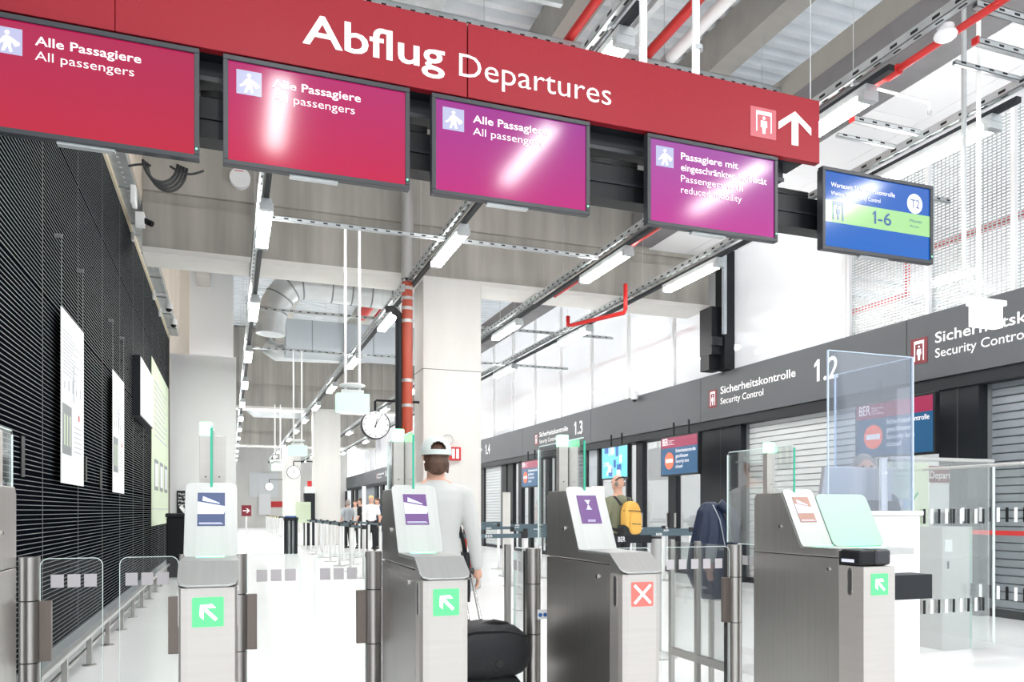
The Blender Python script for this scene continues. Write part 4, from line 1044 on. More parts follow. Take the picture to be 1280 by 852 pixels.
b.build('print_lines', 'pgrey', gpst); box('wave_line', 'pgrey', gpst, XW+.03, XW+.033, 16.7, 20.9, 1.33, 1.345)
# cameras on brackets
def dome_cam(u, v, lab):
    xo = XW+.30; q = at(u, v, X=xo); z = 5.62
    t = thing('security_camera', lab, 'camera', (XW, q.y, z))
    MB().box(XW+.005, XW+.05, q.y-.06, q.y+.06, z-.10, z+.07).build('mount', 'white', t, bevel=.01)
    MB().path([(XW+.04,q.y,z),(XW+.18,q.y,z+.01),(XW+.26,q.y,z-.01),(xo,q.y,z-.07),(xo,q.y,z-.14)], .022, n=10).build('arm', 'white', t, smooth=True)
    MB().loft([((xo,q.y,z-.12),.03,.03),((xo,q.y,z-.15),.065,.065),((xo,q.y,z-.25),.078,.078),((xo,q.y,z-.27),.07,.07)], 18).build('housing', 'white', t, smooth='auto')
    MB().ball((xo,q.y,z-.26), .062, .062, .07, z0=-1, z1=0.1).build('dome', 'black', t, smooth=True)
dome_cam(190, 325, 'white dome camera on the edge of the black wall, the nearer one')
dome_cam(211, 395, 'white dome camera on the edge of the black wall, the middle one')
dome_cam(217, 437, 'white dome camera at the far corner of the black wall')
q = at(178, 276, X=XW+.33)
t = thing('security_camera', 'white box camera with black hood above the cable tray', 'camera', (q.x, q.y, q.z-.1))
MB().box(XW+.245, XW+.36, q.y-.08, q.y+.08, q.z-.08, q.z+.10).build('housing', 'white', t, bevel=.01); MB().tube((XW+.36,q.y-.02,q.z),(XW+.46,q.y-.06,q.z-.05),.04).build('hood', 'black', t)
q = at(169, 242, X=XW+.3)
tag(MB().box(XW+.245, XW+.31, q.y-.05, q.y+.16, q.z-.14, q.z+.10).build('junction_box', 'white', bevel=.01), 'white junction box above the cable tray', 'box')
# detector disc on the beam
t = thing('smoke_detector', 'white round detector on the concrete beam below the second monitor', 'detector', (-1, 12.4, 6.4))
q = at(300, 223, Y=12.44)
MB().tube((q.x,12.40,q.z),(q.x,12.5,q.z),.15,n=28).build('disc', 'white', t, smooth='auto'); box('mark', 'red_pipe', t, q.x-.08, q.x+.05, 12.395, 12.40, q.z+.09, q.z+.10)
for u, v, Y, lab in ((965,316,5.6,'white round detector below the fourth monitor, right side'),(672,522,12.4,'x'),):
    if lab == 'x': continue
    q = at(u, v, Y=12.3); tag(MB().ball((q.x,q.y,q.z),.09,.09,.11).build('detector', 'white', smooth=True), lab, 'detector')
for u, v, lab in ((793,496,'white dome camera on top of the grey fascia near lane 1.3'),):
    q = at(u, v, X=8.5); t = thing('security_camera', lab, 'camera', tuple(q))
    MB().box(8.45, 8.58, q.y-.06, q.y+.06, q.z+.05, q.z+.11).build('arm', 'white', t); MB().ball(q, .09, .09, .08).build('housing', 'white', t, smooth=True); MB().ball((q.x,q.y,q.z-.05), .06, .06, .06).build('dome', 'black', t, smooth=True)

# low rail along the black wall
lr = thing('floor_rail', 'low stainless steel bumper rail along the foot of the black wall', 'rail', (-1.1, 5, 0))
MB().box(-1.135, -1.085, 4.0, 18.5, .245, .275).build('rail', 'steel_lt', lr, bevel=.004)
MB().box(-1.16, -1.14, 4.0, 18.5, .10, .13).build('lower_rail', 'steel', lr)
pp = None
for k in range(14):
    y = 4.25+k*1.045
    if pp is None:
        pp = MB().box(-1.13, -1.09, y-.02, y+.02, .008, .245).build('post', 'steel', lr, bevel=.003)
        bpz = MB().tube((-1.11,y,0),(-1.11,y,.008),.055,n=16).build('base_plate', 'steel', pp)
    else:
        c = copy_tree(pp, lr); c.location = (0, k*1.045, 0)
# things at the partition
t = thing('info_poster', 'dark poster with white lettering on the white partition', 'poster', (-1.2, 21.55, 1.3))
qa, qb = at(221, 613, Y=21.57), at(244, 645, Y=21.57)
box('sheet', 'black2', t, qa.x, qb.x, 21.56, 21.59, 1.15, qa.z)
for k in range(4): text('lettering', ['Maskenpflicht','im Terminal','Masks are','mandatory'][k], 'letter', t, (qa.x+.04, 21.555, qa.z-.11-k*.09), AX, .055, .42)
plate('bottle_drawing', 'letter', t, [(.05,.22),(.12,.28),(.26,.06),(.20,.02)], (qa.x, 21.558, 1.17), AX); plate('drop_drawing', 'sky', t, circ(.36,.18,.07,14,.10), (qa.x, 21.558, 1.17), AX)
t = thing('black_cabinet', 'black freestanding cabinet beside the end of the black wall', 'cabinet', (-1.0, 16, 0))
qa, qb = at(208, 640, Y=16.5), at(236, 640, Y=16.5)
MB().box(qa.x, qb.x+.2, 16.5, 17.0, 0, 1.17).build('body', 'black', t, bevel=.02); MB().box(qa.x-.02, qb.x+.22, 16.48, 17.02, 1.17, 1.25).build('top', 'black2', t, bevel=.02); box('handle', 'galv_dk', t, qb.x+.08, qb.x+.1, 16.47, 16.5, .8, 1.0)

# ------------------------------------------------------------------ queue barriers
def post_line(pts, lab, grp, belt='belt', r=.03, hb=1.0, brand=True):
    first = None
    for k, (x, y) in enumerate(pts):
        nx = pts[k+1] if k+1 < len(pts) else None
        many = len(pts) > 6; o_ = ORD[k] if k < 8 else None
        t = thing('barrier_post', (lab + ', ' + o_ + ' along it') if o_ else lab + ', toward its end', 'barrier post', (x, y, 0), grp)
        if first is None:
            MB().tube((x,y,.012),(x,y,hb-.06),r,n=14).build('pole', 'wpipe', t, smooth='auto')
            MB().loft([((x,y,0),.16,.16),((x,y,.012),.16,.16),((x,y,.03),.04,.04)],24).build('base', 'steel_lt', t, smooth='auto')
            MB().tube((x,y,hb-.06),(x,y,hb+.02),r*1.25,n=14).build('head', 'rubber', t, smooth='auto'); first = t
        else:
            for ch in first.children:
                if ch.name.split('.')[0] in ('pole', 'base', 'head'): c = ch.copy(); COL.objects.link(c); c.parent = t
        if nx:
            a, b_ = Vector((x,y,0)), Vector((nx[0],nx[1],0)); d = (b_-a).normalized()*(r+.01); n = Vector((-d.y,d.x,0)).normalized()*.0015
            p, q = a+d, b_-d
            vs = [p+n,p-n,q-n,q+n]; vs = [v+Vector((0,0,hb-.055)) for v in vs]+[v+Vector((0,0,hb+.0)) for v in vs]
            bt = MB().add(vs, [(0,1,2,3),(4,5,6,7),(0,1,5,4),(1,2,6,5),(2,3,7,6),(3,0,4,7)]).build('belt', belt, t)
            if brand and abs(d.x) > abs(d.y):
                for fr_ in (.3, .7):
                    c = p.lerp(q, fr_); text('lettering', 'BER', 'letter', bt, (c.x-.06, c.y-.003-abs(n.y), hb-.045), (d.x,d.y,0), .032, .10, bold=.006)
L1 = [(4.05,7.35),(2.75+.4,9.3)]
post_line([(2.1+1.55*k, 9.6) for k in range(4)], 'white barrier post of the nearest crosswise belt row in the hall', 'posts of the nearest crosswise row', r=.036)
post_line([(4.35+1.5*k, 11.4) for k in range(3)], 'white barrier post of the second crosswise belt row', 'posts of the second crosswise row')
post_line([(4.6+1.5*k, 12.7) for k in range(3)], 'white barrier post of the staggered belt row beside the column', 'posts of the staggered row')
post_line([(4.15+1.5*k, 14.0) for k in range(3)], 'white barrier post of the third crosswise belt row', 'posts of the third crosswise row')
post_line([(4.15+1.5*k, 16.5) for k in range(3)], 'white barrier post of the fourth crosswise belt row', 'posts of the fourth crosswise row')
post_line([(4.2+1.5*k, 20.0) for k in range(3)], 'white barrier post of the fifth crosswise belt row', 'posts of the fifth crosswise row', brand=False)
post_line([(2.45, 15.2+1.75*k) for k in range(16)], 'white barrier post in the long lengthwise row left of the columns', 'posts of the long lengthwise row', r=.034, brand=False)
post_line([(2.8, 19.0+1.75*k) for k in range(6)], 'white barrier post in the lengthwise row just before the second column', 'posts in the inner lengthwise row', brand=False)
post_line([(3.4, 15.5+1.6*k) for k in range(6)], 'white barrier post in the lengthwise row right behind the big column', 'posts behind the big column', brand=False)
post_line([(2.3-.0*k, 40+2.0*k) for k in range(8)], 'distant barrier post with yellow and white belt', 'distant yellow belt posts', belt='belt_y', brand=False)
# thick steel post with black belt near the gates
q = at(820, 670, Y=6.1)
t = thing('barrier_post', 'thick steel belt post behind the third gate with a black belt', 'barrier post', (q.x, 6.1, 0))
zt_ = q.z
MB().tube((q.x,6.1,.03),(q.x,6.1,zt_-.02),.048,n=22).build('pole', 'steel_lt', t, smooth='auto'); MB().tube((q.x,6.1,zt_-.02),(q.x,6.1,zt_),.05,n=22).build('cap', 'rubber', t, smooth='auto')
MB().loft([((q.x,6.1,0),.19,.19),((q.x,6.1,.015),.19,.19),((q.x,6.1,.05),.07,.07),((q.x,6.1,.06),.055,.055)],28).build('base', 'steel_lt', t, smooth='auto')
qa = at(700, 676, Y=6.2)
bt = box('belt', 'black2', t, qa.x, q.x-.045, 6.098, 6.102, 1.015, 1.085)
text('lettering', 'BER', 'letter', bt, (q.x-.38, 6.095, 1.03), AX, .042, .07, bold=.006)
# tall white pole at left centre and info column
q = at(455, 620, Y=24); tag(MB().tube((q.x,24,.01),(q.x,24,EYE+.75),.06,n=12).build('tall_pole', 'wpipe', smooth='auto'), 'tall plain white pole far back, left of the waiting group', 'pole')
wb = thing('recycling_bin', 'round waste station with blue lid far down the hall', 'bin', (2.3, 24, 0))
q = at(363.5, 645, Y=24.5)
for k in range(8):
    a = PI/4*k; MB().tube((q.x+math.cos(a)*.17,24.5+math.sin(a)*.17,0),(q.x+math.cos(a)*.17,24.5+math.sin(a)*.17,1.02),.028,n=8).build('bar', 'black2', wb)
MB().tube((q.x,24.5,.02),(q.x,24.5,1.0),.12).build('container', 'galv', wb, smooth='auto'); MB().tube((q.x,24.5,1.0),(q.x,24.5,1.10),.22,n=24).build('lid', 'black2', wb, smooth='auto'); MB().tube((q.x,24.5,1.10),(q.x,24.5,1.14),.17,n=24).build('lid_top', 'blue', wb, smooth='auto')
t = thing('arrow_sign', 'small dark red sign with white arrow on a pole, far left of the hall', 'sign', (.2, 25, 0))
q = at(308, 638, Y=30)
box('board', 'dkred', t, q.x-.17, q.x+.17, 30, 30.03, q.z-.2, q.z+.2); MB().tube((q.x,30.02,0),(q.x,30.02,q.z-.2),.03).build('pole', 'wpipe', t)
plate('arrow', 'letter', t, [(b*.24,-a*.24) for a,b in ARROW], (q.x, 29.997, q.z), AX)
for (u, v, Y, w, h, m, lab) in ((388,605,47.93,.35,.4,'red_pipe','small red fire sign on the third column'),(388,606,30.1,.0,.0,'red_pipe',''),(346,630,63.94,.9,.45,'red_pipe','red sign on the far end wall'),(331,630,63.80,.9,1.6,'white','white notice on the far end wall'),(379,640,27,.5,.7,'poster_green','pale green board standing before the second column'),(330,606,63.90,2.2,1.9,'offwhite','pale framed window opening in the far end wall')):
    if w == 0: continue
    q = at(u, v, Y=Y); tag(box('notice_board', m, None, q.x-w/2, q.x+w/2, Y, Y+.05, q.z-h/2, q.z+h/2), lab, 'notice')
q = at(387, 628, Y=30.0); t = thing('vending_screen', 'dark upright display terminal beside the second column', 'terminal', (q.x, 30, 0))
box('body', 'black2', t, q.x-.2, q.x+.2, 30, 30.3, 0, 1.95); box('panel', 'exitbox', t, q.x-.18, q.x+.18, 29.99, 30, 1.98, 2.2)
# pale boards standing behind the gates
for (u0, u1, vt, Y, lab) in ((629,638,615,14.5,'narrow pale board behind the barrier belts, left'),(740,756,607,8.6,'narrow cream board just left of the man with the backpack')):
    a, b_ = at(u0, vt, Y=Y), at(u1, vt, Y=Y); t = thing('standing_board', lab, 'board', (a.x, Y, 0)); box('board', 'poster_green' if u0 < 0 else 'concrete_lt', t, a.x, b_.x, Y, Y+.04, .04, a.z); box('base', 'galv', t, a.x-.05, b_.x+.05, Y-.1, Y+.14, 0, .04)
# fire plan sign on the column and the ring
q = at(568, 567, Y=12.46); t = thing('fire_sign', 'red fire safety sign projecting on the big column', 'sign', (q.x, 12.46, q.z))
box('board', 'red_pipe', t, q.x-.09, q.x+.10, 12.42, 12.47, q.z-.11, q.z+.11)
for k, dx in enumerate((-.05, .02)): box('symbol', 'letter', t, q.x+dx, q.x+dx+.045, 12.415, 12.42, q.z-.08, q.z+.08)
q = at(560, 549, Y=12.46)
b = MB()
for k in range(24):
    a, a2 = 2*PI*k/24, 2*PI*(k+1)/24; b.tube((q.x+math.cos(a)*.085,12.46,q.z+math.sin(a)*.085),(q.x+math.cos(a2)*.085,12.46,q.z+math.sin(a2)*.085),.005,n=6)
tag(b.build('wire_ring', 'galv'), 'thin grey ring on the big column above the cap', 'ring')
# fire extinguisher at the column
q = at(586, 680, Y=12.2); t = thing('fire_extinguisher', 'red fire extinguisher with white label standing at the big column', 'fire extinguisher', (q.x, 12.2, 0))
MB().loft([((q.x,12.2,.35),.07,.07),((q.x,12.2,.37),.08,.08),((q.x,12.2,.92),.08,.08),((q.x,12.2,.98),.05,.05),((q.x,12.2,1.0),.03,.03)],20).build('cylinder', 'ext_red', t, smooth='auto')
MB().box(q.x-.05,q.x+.055,12.115,12.13,.55,.85).build('label', 'letter', t); MB().path([(q.x,12.2,1.0),(q.x,12.16,1.05),(q.x-.1,12.13,1.0),(q.x-.12,12.13,.6),(q.x-.05,12.12,.4)],.014).build('hose', 'rubber', t, smooth=True)
MB().box(q.x-.03,q.x+.06,12.17,12.23,1.0,1.06).build('valve', 'ext_red', t); MB().box(q.x-.03,q.x+.03,12.28,12.40,0,.95).build('stand', 'galv', t); MB().box(q.x-.12,q.x+.12,12.08,12.40,0,.35).build('stand_base', 'galv', t)

# ------------------------------------------------------------------ people
def organic(mb, name, m, parent, vox=.012, smooth=4):
    o = mb.build(name, m, parent)
    r = o.modifiers.new('skin', 'REMESH'); r.mode = 'VOXEL'; r.voxel_size = vox; r.use_smooth_shade = True
    s = o.modifiers.new('soft', 'SMOOTH'); s.iterations = smooth; s.factor = .5
    return o
def limb(b, pts, rs, n=12):
    for i in range(len(pts)-1):
        b.tube(pts[i], pts[i+1], rs[i], rs[i+1], n=n)
    for p, r in zip(pts, rs): b.ball(p, r, n=n, m=7)
def local(mb, name, m, par, vox=None, smooth=4, **kw):
    rot = par.rotation_euler.copy(); loc = par.location.copy(); par.location = (0,0,0); par.rotation_euler = (0,0,0)
    o = organic(mb, name, m, par, vox, smooth) if vox else mb.build(name, m, par, **kw)
    par.location = loc; par.rotation_euler = rot; return o
def person(loc, label, facing=0, H=1.75, vox=.012, hair='greyhair', shirt='white', trousers='dkcloth', skin='skin', long_sleeve=False,
           arms=None, cap=False, bald=False, stride=.0, female=False, group=None, lean=0):
    """faces +Y when facing = 0; arms = ((elbow, hand), (elbow, hand)) for left, right in body metres"""
    k = H/1.75; t = thing('person', label, 'person', (0,0,0), group)
    V = lambda x,y,z: Vector((x*k, y*k, z*k))
    sh = .185 if not female else .165
    if arms is None: arms = ((V(-.25,.02,1.13), V(-.26,.12,.90)), (V(.25,.02,1.13), V(.26,.12,.90)))
    else: arms = tuple(tuple(V(*p) for p in a) for a in arms)
    # body: one continuous surface
    b = MB()
    tors = [(.98,.155,.105),(1.05,.145,.10),(1.13,.135,.095),(1.25,.155,.108),(1.36,.172,.115),(1.43,.165,.10),(1.475,.11,.08),(1.50,.065,.06)]
    b.loft([((0,0,z*k), rx*k, ry*k) for z,rx,ry in tors], 24)
    limb(b, [V(0,0,1.46), V(0,.012,1.56)], [.062*k,.058*k])
    b.ball((0,.012*k,1.655*k), .074*k, .092*k, .105*k, 18, 13)
    b.ball((0,.045*k,1.60*k), .052*k, .058*k, .055*k, 14, 9)            # jaw
    b.tube(V(0,.095,1.665), V(0,.122,1.628), .010*k, .018*k, n=8)       # nose
    b.tube(V(-.03,.095,1.592), V(.03,.095,1.592), .012*k, n=8)          # mouth
    for s in (-1,1): b.ball((s*.077*k,.005*k,1.645*k), .012*k,.022*k,.033*k, 10, 7)
    hips = .09
    for s in (-1,1):
        f = s*stride
        limb(b, [V(s*hips,0,.95), V(s*(hips+.01),.03+f*.4,.50), V(s*(hips+.01),-.02+f,.09)], [.092*k,.060*k,.042*k])
        limb(b, [V(s*(hips+.01),-.03+f,.05), V(s*(hips+.02),.12+f,.035)], [.038*k,.030*k])
    for s,(el,ha) in zip((-1,1), arms):
        S0 = V(s*sh,0,1.40); limb(b, [S0, el, ha], [.052*k,.040*k,.028*k])
        d = (ha-el).normalized(); side = d.cross(Vector((0,1,0)) if abs(d.y) < .9 else Vector((1,0,0))).normalized(); fw = side.cross(d)
        pc = ha + d*.045*k
        b.tube(ha, pc+d*.02*k, .026*k, .034*k, n=10)
        for j, ln in enumerate((.066,.075,.070,.055)):
            p0 = pc + d*.03*k + fw*(.027-.018*j)*k; p1 = p0 + d*ln*.5*k + side*s*-.006*k; p2 = p1 + d*ln*.45*k + side*s*-.022*k
            b.path([p0, p1, p2], .0092*k, n=6)
        b.path([ha+d*.02*k+fw*.022*k, ha+d*.05*k+fw*.048*k, ha+d*.08*k+fw*.05*k], .0105*k, n=6)
    limb(b, [V(-sh*.9,0,1.39), V(0,0,1.41), V(sh*.9,0,1.39)], [.040*k,.045*k,.040*k])
    body = organic(b, 'body', skin, t, vox)
    # shirt
    b = MB(); e = .016*k
    tt = [(.93,.168,.122),(1.02,.165,.120),(1.13,.152,.112),(1.25,.170,.124),(1.36,.187,.130),(1.425,.178,.116),(1.465,.120,.090),(1.492,.076,.072)]
    b.loft([((0,0,z*k), rx*k, ry*k) for z,rx,ry in tt], 24)
    for s,(el,ha) in zip((-1,1), arms):
        S0 = V(s*sh,0,1.395); pts = [S0, el, S0.lerp(el,1)+(ha-el)*.93] if long_sleeve else [S0, S0.lerp(el,.78)]
        limb(b, pts, [.068*k,.052*k,.040*k] if long_sleeve else [.070*k,.064*k])
    limb(b, [V(-sh*.95,0,1.400), V(0,0,1.425), V(sh*.95,0,1.400)], [.066*k,.072*k,.066*k])
    organic(b, 'shirt', shirt, t, vox, 8 if vox < .01 else 3)
    b = MB(); b.loft([((0,0,z*k), rx*k, ry*k) for z,rx,ry in ((.86,.165,.115),(.98,.168,.122),(1.02,.158,.112))], 20)
    for s in (-1,1):
        f = s*stride; limb(b, [V(s*hips,0,.93), V(s*(hips+.01),.03+f*.4,.50), V(s*(hips+.01),-.02+f,.12)], [.105*k,.078*k,.065*k])
    organic(b, 'trousers', trousers, t, vox, 3)
    for s in (-1,1):
        f = s*stride; b = MB(); limb(b, [V(s*(hips+.01),-.045+f,.045), V(s*(hips+.02),.13+f,.038)], [.045*k,.040*k])
        b.box((s*(hips+.015)-.045)*k,(s*(hips+.015)+.045)*k,(-.08+f)*k,(.165+f)*k,.0,.03*k); organic(b, 'shoe', 'rubber', t, max(vox,.008), 2)
    for s in (-1,1):
        MB().ball((s*.030*k,.098*k,1.665*k), .011*k,.006*k,.008*k, 10, 7).build('eye', 'black', t, smooth=True)
    if not bald:
        b = MB(); b.ball((0,-.004*k,1.672*k), .084*k,.098*k,.104*k,18,11, z0=-.05)
        b.ball((0,-.035*k,1.635*k), .078*k,.070*k,.095*k,16,9)
        if female: b.ball((0,-.055*k,1.56*k), .075*k,.05*k,.12*k,14,9)
        organic(b, 'hair', hair, t, vox, 2)
    else:
        b = MB()
        for s in (-1,1): b.ball((s*.066*k,-.03*k,1.635*k), .014*k,.05*k,.035*k, 10, 7)
        organic(b, 'hair', hair, t, vox, 1)
    t.location = loc; t.rotation_euler = (0, lean, facing)
    return t

# person in the white cap, seen from behind
q = at(545, 560, Y=5.0)
CX, CY = q.x, 5.0
pA = person((CX, CY, 0), 'person in white backwards cap and white long-sleeved top wheeling a black bag', facing=math.radians(-6), H=1.76, vox=.008,
            hair='hair', shirt='wshirt', trousers='dkcloth', long_sleeve=True, bald=True,
            arms=((( -.26,.06,1.14),(-.20,.22,1.02)), ((.245,-.02,1.14),(.27,-.015,.915))), stride=.10)
for ch in list(pA.children):
    if ch.name.startswith('hair'): bpy.data.objects.remove(ch)
k = 1.76/1.75
b = MB(); b.ball((0,-.012*k,1.655*k), .084*k,.098*k,.095*k,18,11); b.ball((0,-.048*k,1.60*k), .080*k,.062*k,.078*k,16,9)
for j in range(9):
    a = -PI*.08 - j*PI*.84/8
    b.tube((math.cos(a)*.070*k, math.sin(a)*.085*k-.01, 1.60*k), (math.cos(a)*.073*k, math.sin(a)*.088*k-.012, (1.535+.012*((j*5)%3))*k), .018*k, .008*k, n=7)
local(b, 'hair', 'hair', pA, .007, 1)
# cap: crown with an arched opening at the back, strap, peak at the front
cap = MB(); N, R_ = 72, 24; cz, rx, ry, rz = 1.672*k, .098*k, .114*k, .108*k
vs, fs = [], []
for i in range(R_+1):
    ph = PI/2*i/R_
    for j in range(N):
        a = 2*PI*j/N; c = math.cos(ph); zz = cz + math.sin(ph)*rz - (.018*k if i == 0 else 0)
        vs.append((math.cos(a)*rx*max(c,.02), math.sin(a)*ry*max(c,.02)-.006, zz))
def in_hole(i, j):
    a = 2*PI*(j+.5)/N; e = (PI/2*(i+.5)/R_-.14)/.50; return 0 < e < 1 and abs(((a-1.5*PI+PI) % (2*PI))-PI) < .56*math.sqrt(1-e*e)
for i in range(R_):
    for j in range(N):
        if not in_hole(i, j): fs.append((i*N+j, i*N+(j+1)%N, (i+1)*N+(j+1)%N, (i+1)*N+j))
me = MB().add(vs, fs)
t_cap = local(me, 'cap', 'capw', pA, smooth=True)
sol = t_cap.modifiers.new('thick', 'SOLIDIFY'); sol.thickness = .004; sol.offset = 1
pk = MB(); pts = []
for i in range(13):
    a = PI*i/12; pts.append((math.cos(a)*.088*k, .06*k+math.sin(a)*.135*k))
local(pk.prism(pts, 1.668*k, 1.674*k, 'z'), 'peak', 'capw', pA).parent = t_cap
# yellow-cream side bag strap and dark bag at the right hip
# black wheeled duffel with its handle
cxd, yd, hw, ztop = 1.075, 3.36, .205, .80
duf = thing('wheeled_duffel', 'black wheeled duffel bag pulled by the person in the white cap', 'bag', (cxd, yd, 0))
b = MB()
def sup(c, rx, ry, rz, e=.45, n=28, m=15):
    vs = []; f = lambda v, p: math.copysign(abs(v)**p, v)
    for i in range(m+1):
        ph = -PI/2+PI*i/m
        for j in range(n):
            th = 2*PI*j/n; vs.append((c[0]+rx*f(math.cos(ph),e)*f(math.cos(th),e), c[1]+ry*f(math.cos(ph),e)*f(math.sin(th),e), c[2]+rz*f(math.sin(ph),e)))
    fs = [(i*n+j, i*n+(j+1)%n, (i+1)*n+(j+1)%n, (i+1)*n+j) for i in range(m) for j in range(n)]
    return vs, fs
vs, fs = sup((cxd, yd, ztop-.125), hw, .15, .125, .6)
vs = [(x, y, z + (-.02*((x-cxd)/hw)**2 if z > ztop-.12 else 0) + .004*math.sin(x*60)*math.cos(y*40)) for x,y,z in vs]
b.add(vs, fs).build('upper_compartment', 'bag', duf, smooth=True)
vs, fs = sup((cxd-.01, yd, (ztop-.25)*.5+.03), hw*.94, .14, (ztop-.25)*.5-.0, .45)
MB().add(vs, fs).build('lower_compartment', 'bag', duf, smooth=True)
MB().path([(cxd-hw*.8,yd-.12,ztop-.04),(cxd-hw*.3,yd-.13,ztop-.022),(cxd+hw*.3,yd-.13,ztop-.026),(cxd+hw*.85,yd-.11,ztop-.06)], .005, n=6).build('zip', 'rubber', duf, smooth=True)
MB().path([(cxd-hw*.1,yd-.05,ztop-.01),(cxd+hw*.15,yd-.06,ztop+.008),(cxd+hw*.5,yd-.05,ztop-.01)], .010, n=6).build('grab_handle', 'rubber', duf, smooth=True)
plate('round_patch', 'rubber', duf, circ(0,0,.018,16), (cxd+.03, yd-.150, ztop-.165), AX, th=.003)
for s in (-1,1): MB().tube((cxd+s*hw*.7,yd-.12,.04),(cxd+s*hw*.7,yd-.08,.04),.04,n=16).build('wheel', 'rubber', duf, smooth='auto')
hb = at(601, 775, Y=3.49); ht = at(588, 713, Y=4.78)
MB().tube(hb, ht, .008, n=10).tube(hb+Vector((-.06,.0,0)), ht+Vector((-.06,.0,0)), .008, n=10).build('pull_tube', 'chrome', duf, smooth='auto')
MB().tube(ht+Vector((.02,0,0)), ht+Vector((-.08,0,0)), .018, n=12).tube(ht, ht+(hb-ht)*.07, .018).build('handle_grip', 'rubber', duf, smooth='auto')
# narrow dark shoulder bag hanging beside the handle
b = MB(); a0, a1 = at(577, 668, Y=5.0), at(588, 706, Y=5.0)
b.loft([((at(586,752,Y=4.98).x,5.02,at(586,752,Y=4.98).z), .012,.05),((at(584,742,Y=4.98).x,5.02,at(584,742,Y=4.98).z), .03,.07),((at(583,705,Y=4.98).x,5.02,at(583,705,Y=4.98).z), .032,.08),((at(583,690,Y=4.98).x,5.02,at(583,690,Y=4.98).z),.022,.07)], 14)
b.path([(at(583,692,Y=5).x,5.02,at(583,692,Y=5).z),(at(579,672,Y=5.05).x,5.07,at(579,672,Y=5.05).z),(at(574,655,Y=5.1).x,5.12,at(574,655,Y=5.1).z)], .014, n=6)
tag(b.build('shoulder_bag', 'dkcloth', smooth=True), 'dark slim shoulder bag hanging behind the hand of the person in the white cap', 'bag')

# man with the yellow backpack
q = at(773, 600, Y=9.3)
pB = person((q.x, 9.3, 0), 'bald man in an olive t-shirt with a yellow backpack, seen from behind', facing=math.radians(16), H=1.77, vox=.011, hair='greyhair', shirt='olive', trousers='dkcloth', bald=True,
            arms=(((-.27,.00,1.13),(-.27,.10,.88)), ((.24,.10,1.15),(.12,.24,1.10))), stride=.05)
hsb = MB().path([(-.072,-.02,1.70),(-.06,-.07,1.735),(0,-.095,1.745),(.06,-.07,1.735),(.072,-.02,1.70)], .009, n=6); local(hsb, 'headset', 'rubber', pB, smooth=True)
bk = thing('backpack', 'yellow backpack with dark base worn by the man in the olive t-shirt', 'backpack', (q.x, 9.3, 0))
bk.rotation_euler = (0,0,math.radians(16))
vs, fs = sup((0.02,-.215,1.19), .145, .085, .235, .6); vs = [(x*(1-.25*max(0,(z-1.28)/.15)), y, z) for x,y,z in vs]
local(MB().add(vs, fs), 'main_pack', 'yellowbag', bk, smooth=True)
vs, fs = sup((0.02,-.29,1.14), .105, .045, .15, .6); local(MB().add(vs, fs), 'front_pocket', 'yellowbag', bk, smooth=True)
vs, fs = sup((0.0,-.20,1.03), .155, .09, .10, .55); local(MB().add(vs, fs), 'dark_base', 'bag', bk, smooth=True)
for s in (-1,1):
    local(MB().path([(s*.09,-.15,1.38),(s*.11,-.05,1.478),(s*.115,.04,1.478),(s*.125,.125,1.38),(s*.14,.13,1.22),(s*.175,.03,1.08),(s*.13,-.15,1.04)], .018, n=8), 'shoulder_strap', 'bag', bk, smooth=True)
for zz in (1.13,1.30): local(MB().path([(-.12,-.22,zz),(-.06,-.33,zz),(.08,-.335,zz-.01),(.165,-.22,zz)], .006, n=6), 'buckle_strap', 'rubber', bk, smooth=True)
local(MB().path([(-.03,-.2,1.42),(-.03,-.2,1.455),(.05,-.2,1.455),(.05,-.2,1.42)], .008, n=6), 'top_loop', 'bag', bk, smooth=True)

# agent behind the desk
q = at(1080, 575, Y=4.75)
person((q.x, 4.75, 0), 'seated-looking agent with grey brown hair mostly hidden behind the desk monitor', facing=math.radians(150), H=1.72, vox=.014, hair='greyhair', shirt='dkcloth', trousers='dkcloth')
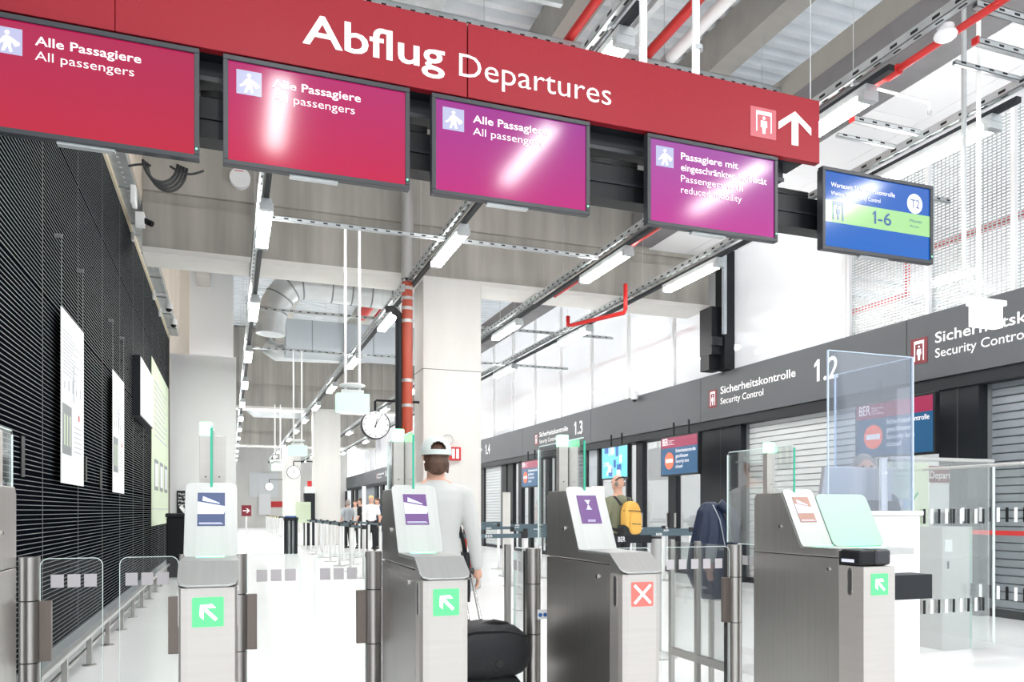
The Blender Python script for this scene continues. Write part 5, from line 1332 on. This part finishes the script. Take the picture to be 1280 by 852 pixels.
# distant waiting group
for u, Y, lab, sh, hr, fc in ((435, 27.5, 'distant person in grey top at the left of the waiting group', 'pgrey', 'greyhair', .5), (444, 29.0, 'distant person in white top, second in the waiting group', 'wshirt', 'hair', 2.8),
                         (451, 27.0, 'distant dark-haired person in black in the middle of the waiting group', 'dkcloth', 'hair', 1.2), (464, 24.8, 'distant blond person in pale lilac top with hands on hips', 'white', 'belt_y', 3.0),
                         (472, 26.5, 'distant person in dark clothes at the right of the waiting group', 'navy', 'hair', 2.0), (484, 30.0, 'distant person in red brown top just left of the second gate', 'rust_pipe', 'hair', 0.3)):
    q = at(u, 640, Y=Y)
    person((q.x, Y, 0), lab, facing=fc, H=1.72+.05*((u*7)%3-1), vox=.02, hair=hr, shirt=sh, trousers='dkcloth')

# navy jacket draped on a thin stand
q = at(889, 640, Y=4.55)
jk = thing('draped_jacket', 'dark navy jacket draped over a post behind the rightmost gate lane', 'jacket', (q.x, 4.55, 0))
zA = EYE + (HV-627)/FPX*(math.cos(YAW)*4.55+math.sin(YAW)*q.x)
prof = [(.0,.0,.035,.012),(-.01,-.012,.055,.035),(-.06,-.01,.085,.065),(-.14,.0,.105,.085),(-.23,.0,.118,.10),(-.36,-.015,.125,.105),(-.48,-.035,.125,.10),(-.58,-.02,.10,.09),(-.66,.01,.07,.06)]
def folds(si, a): return 1 + min(si,5)*.028*math.sin(a*7+.5*si) + min(si,5)*.015*math.sin(a*13+1.3*si)
b = MB(); secs = [((q.x+dx, 4.55, zA+dz), rx, ry) for dz, dx, rx, ry in prof]
fine = []
for i in range(len(secs)-1):
    for s in range(4):
        f = s/4; A, B = secs[i], secs[i+1]
        fine.append((tuple(A[0][n]*(1-f)+B[0][n]*f for n in range(3)), A[1]*(1-f)+B[1]*f, A[2]*(1-f)+B[2]*f))
fine.append(secs[-1])
b.loft(fine, 56, mod=lambda si, a: folds(si/4, a)); b.build('body', 'navy', jk, smooth=True)
b = MB(); b.path([(q.x+.03,4.50,zA-.01),(q.x+.10,4.47,zA-.07),(q.x+.135,4.46,zA-.2),(q.x+.12,4.45,zA-.36),(q.x+.09,4.45,zA-.5)], .035, n=10)
b.build('sleeve', 'navy', jk, smooth=True)
MB().path([(q.x-.03,4.485,zA-.02),(q.x+.01,4.465,zA-.12),(q.x+.035,4.44,zA-.3)], .004, n=5).build('piping', 'pgrey', jk, smooth=True)
st = thing('stand_post', 'thin steel post with foot under the navy jacket', 'post', (q.x, 4.55, 0))
MB().tube((q.x,4.55,.02),(q.x,4.55,zA-.55),.02).build('pole', 'steel', st, smooth='auto'); MB().tube((q.x,4.55,0),(q.x,4.55,.02),.15,n=24).build('base', 'steel', st, smooth='auto')
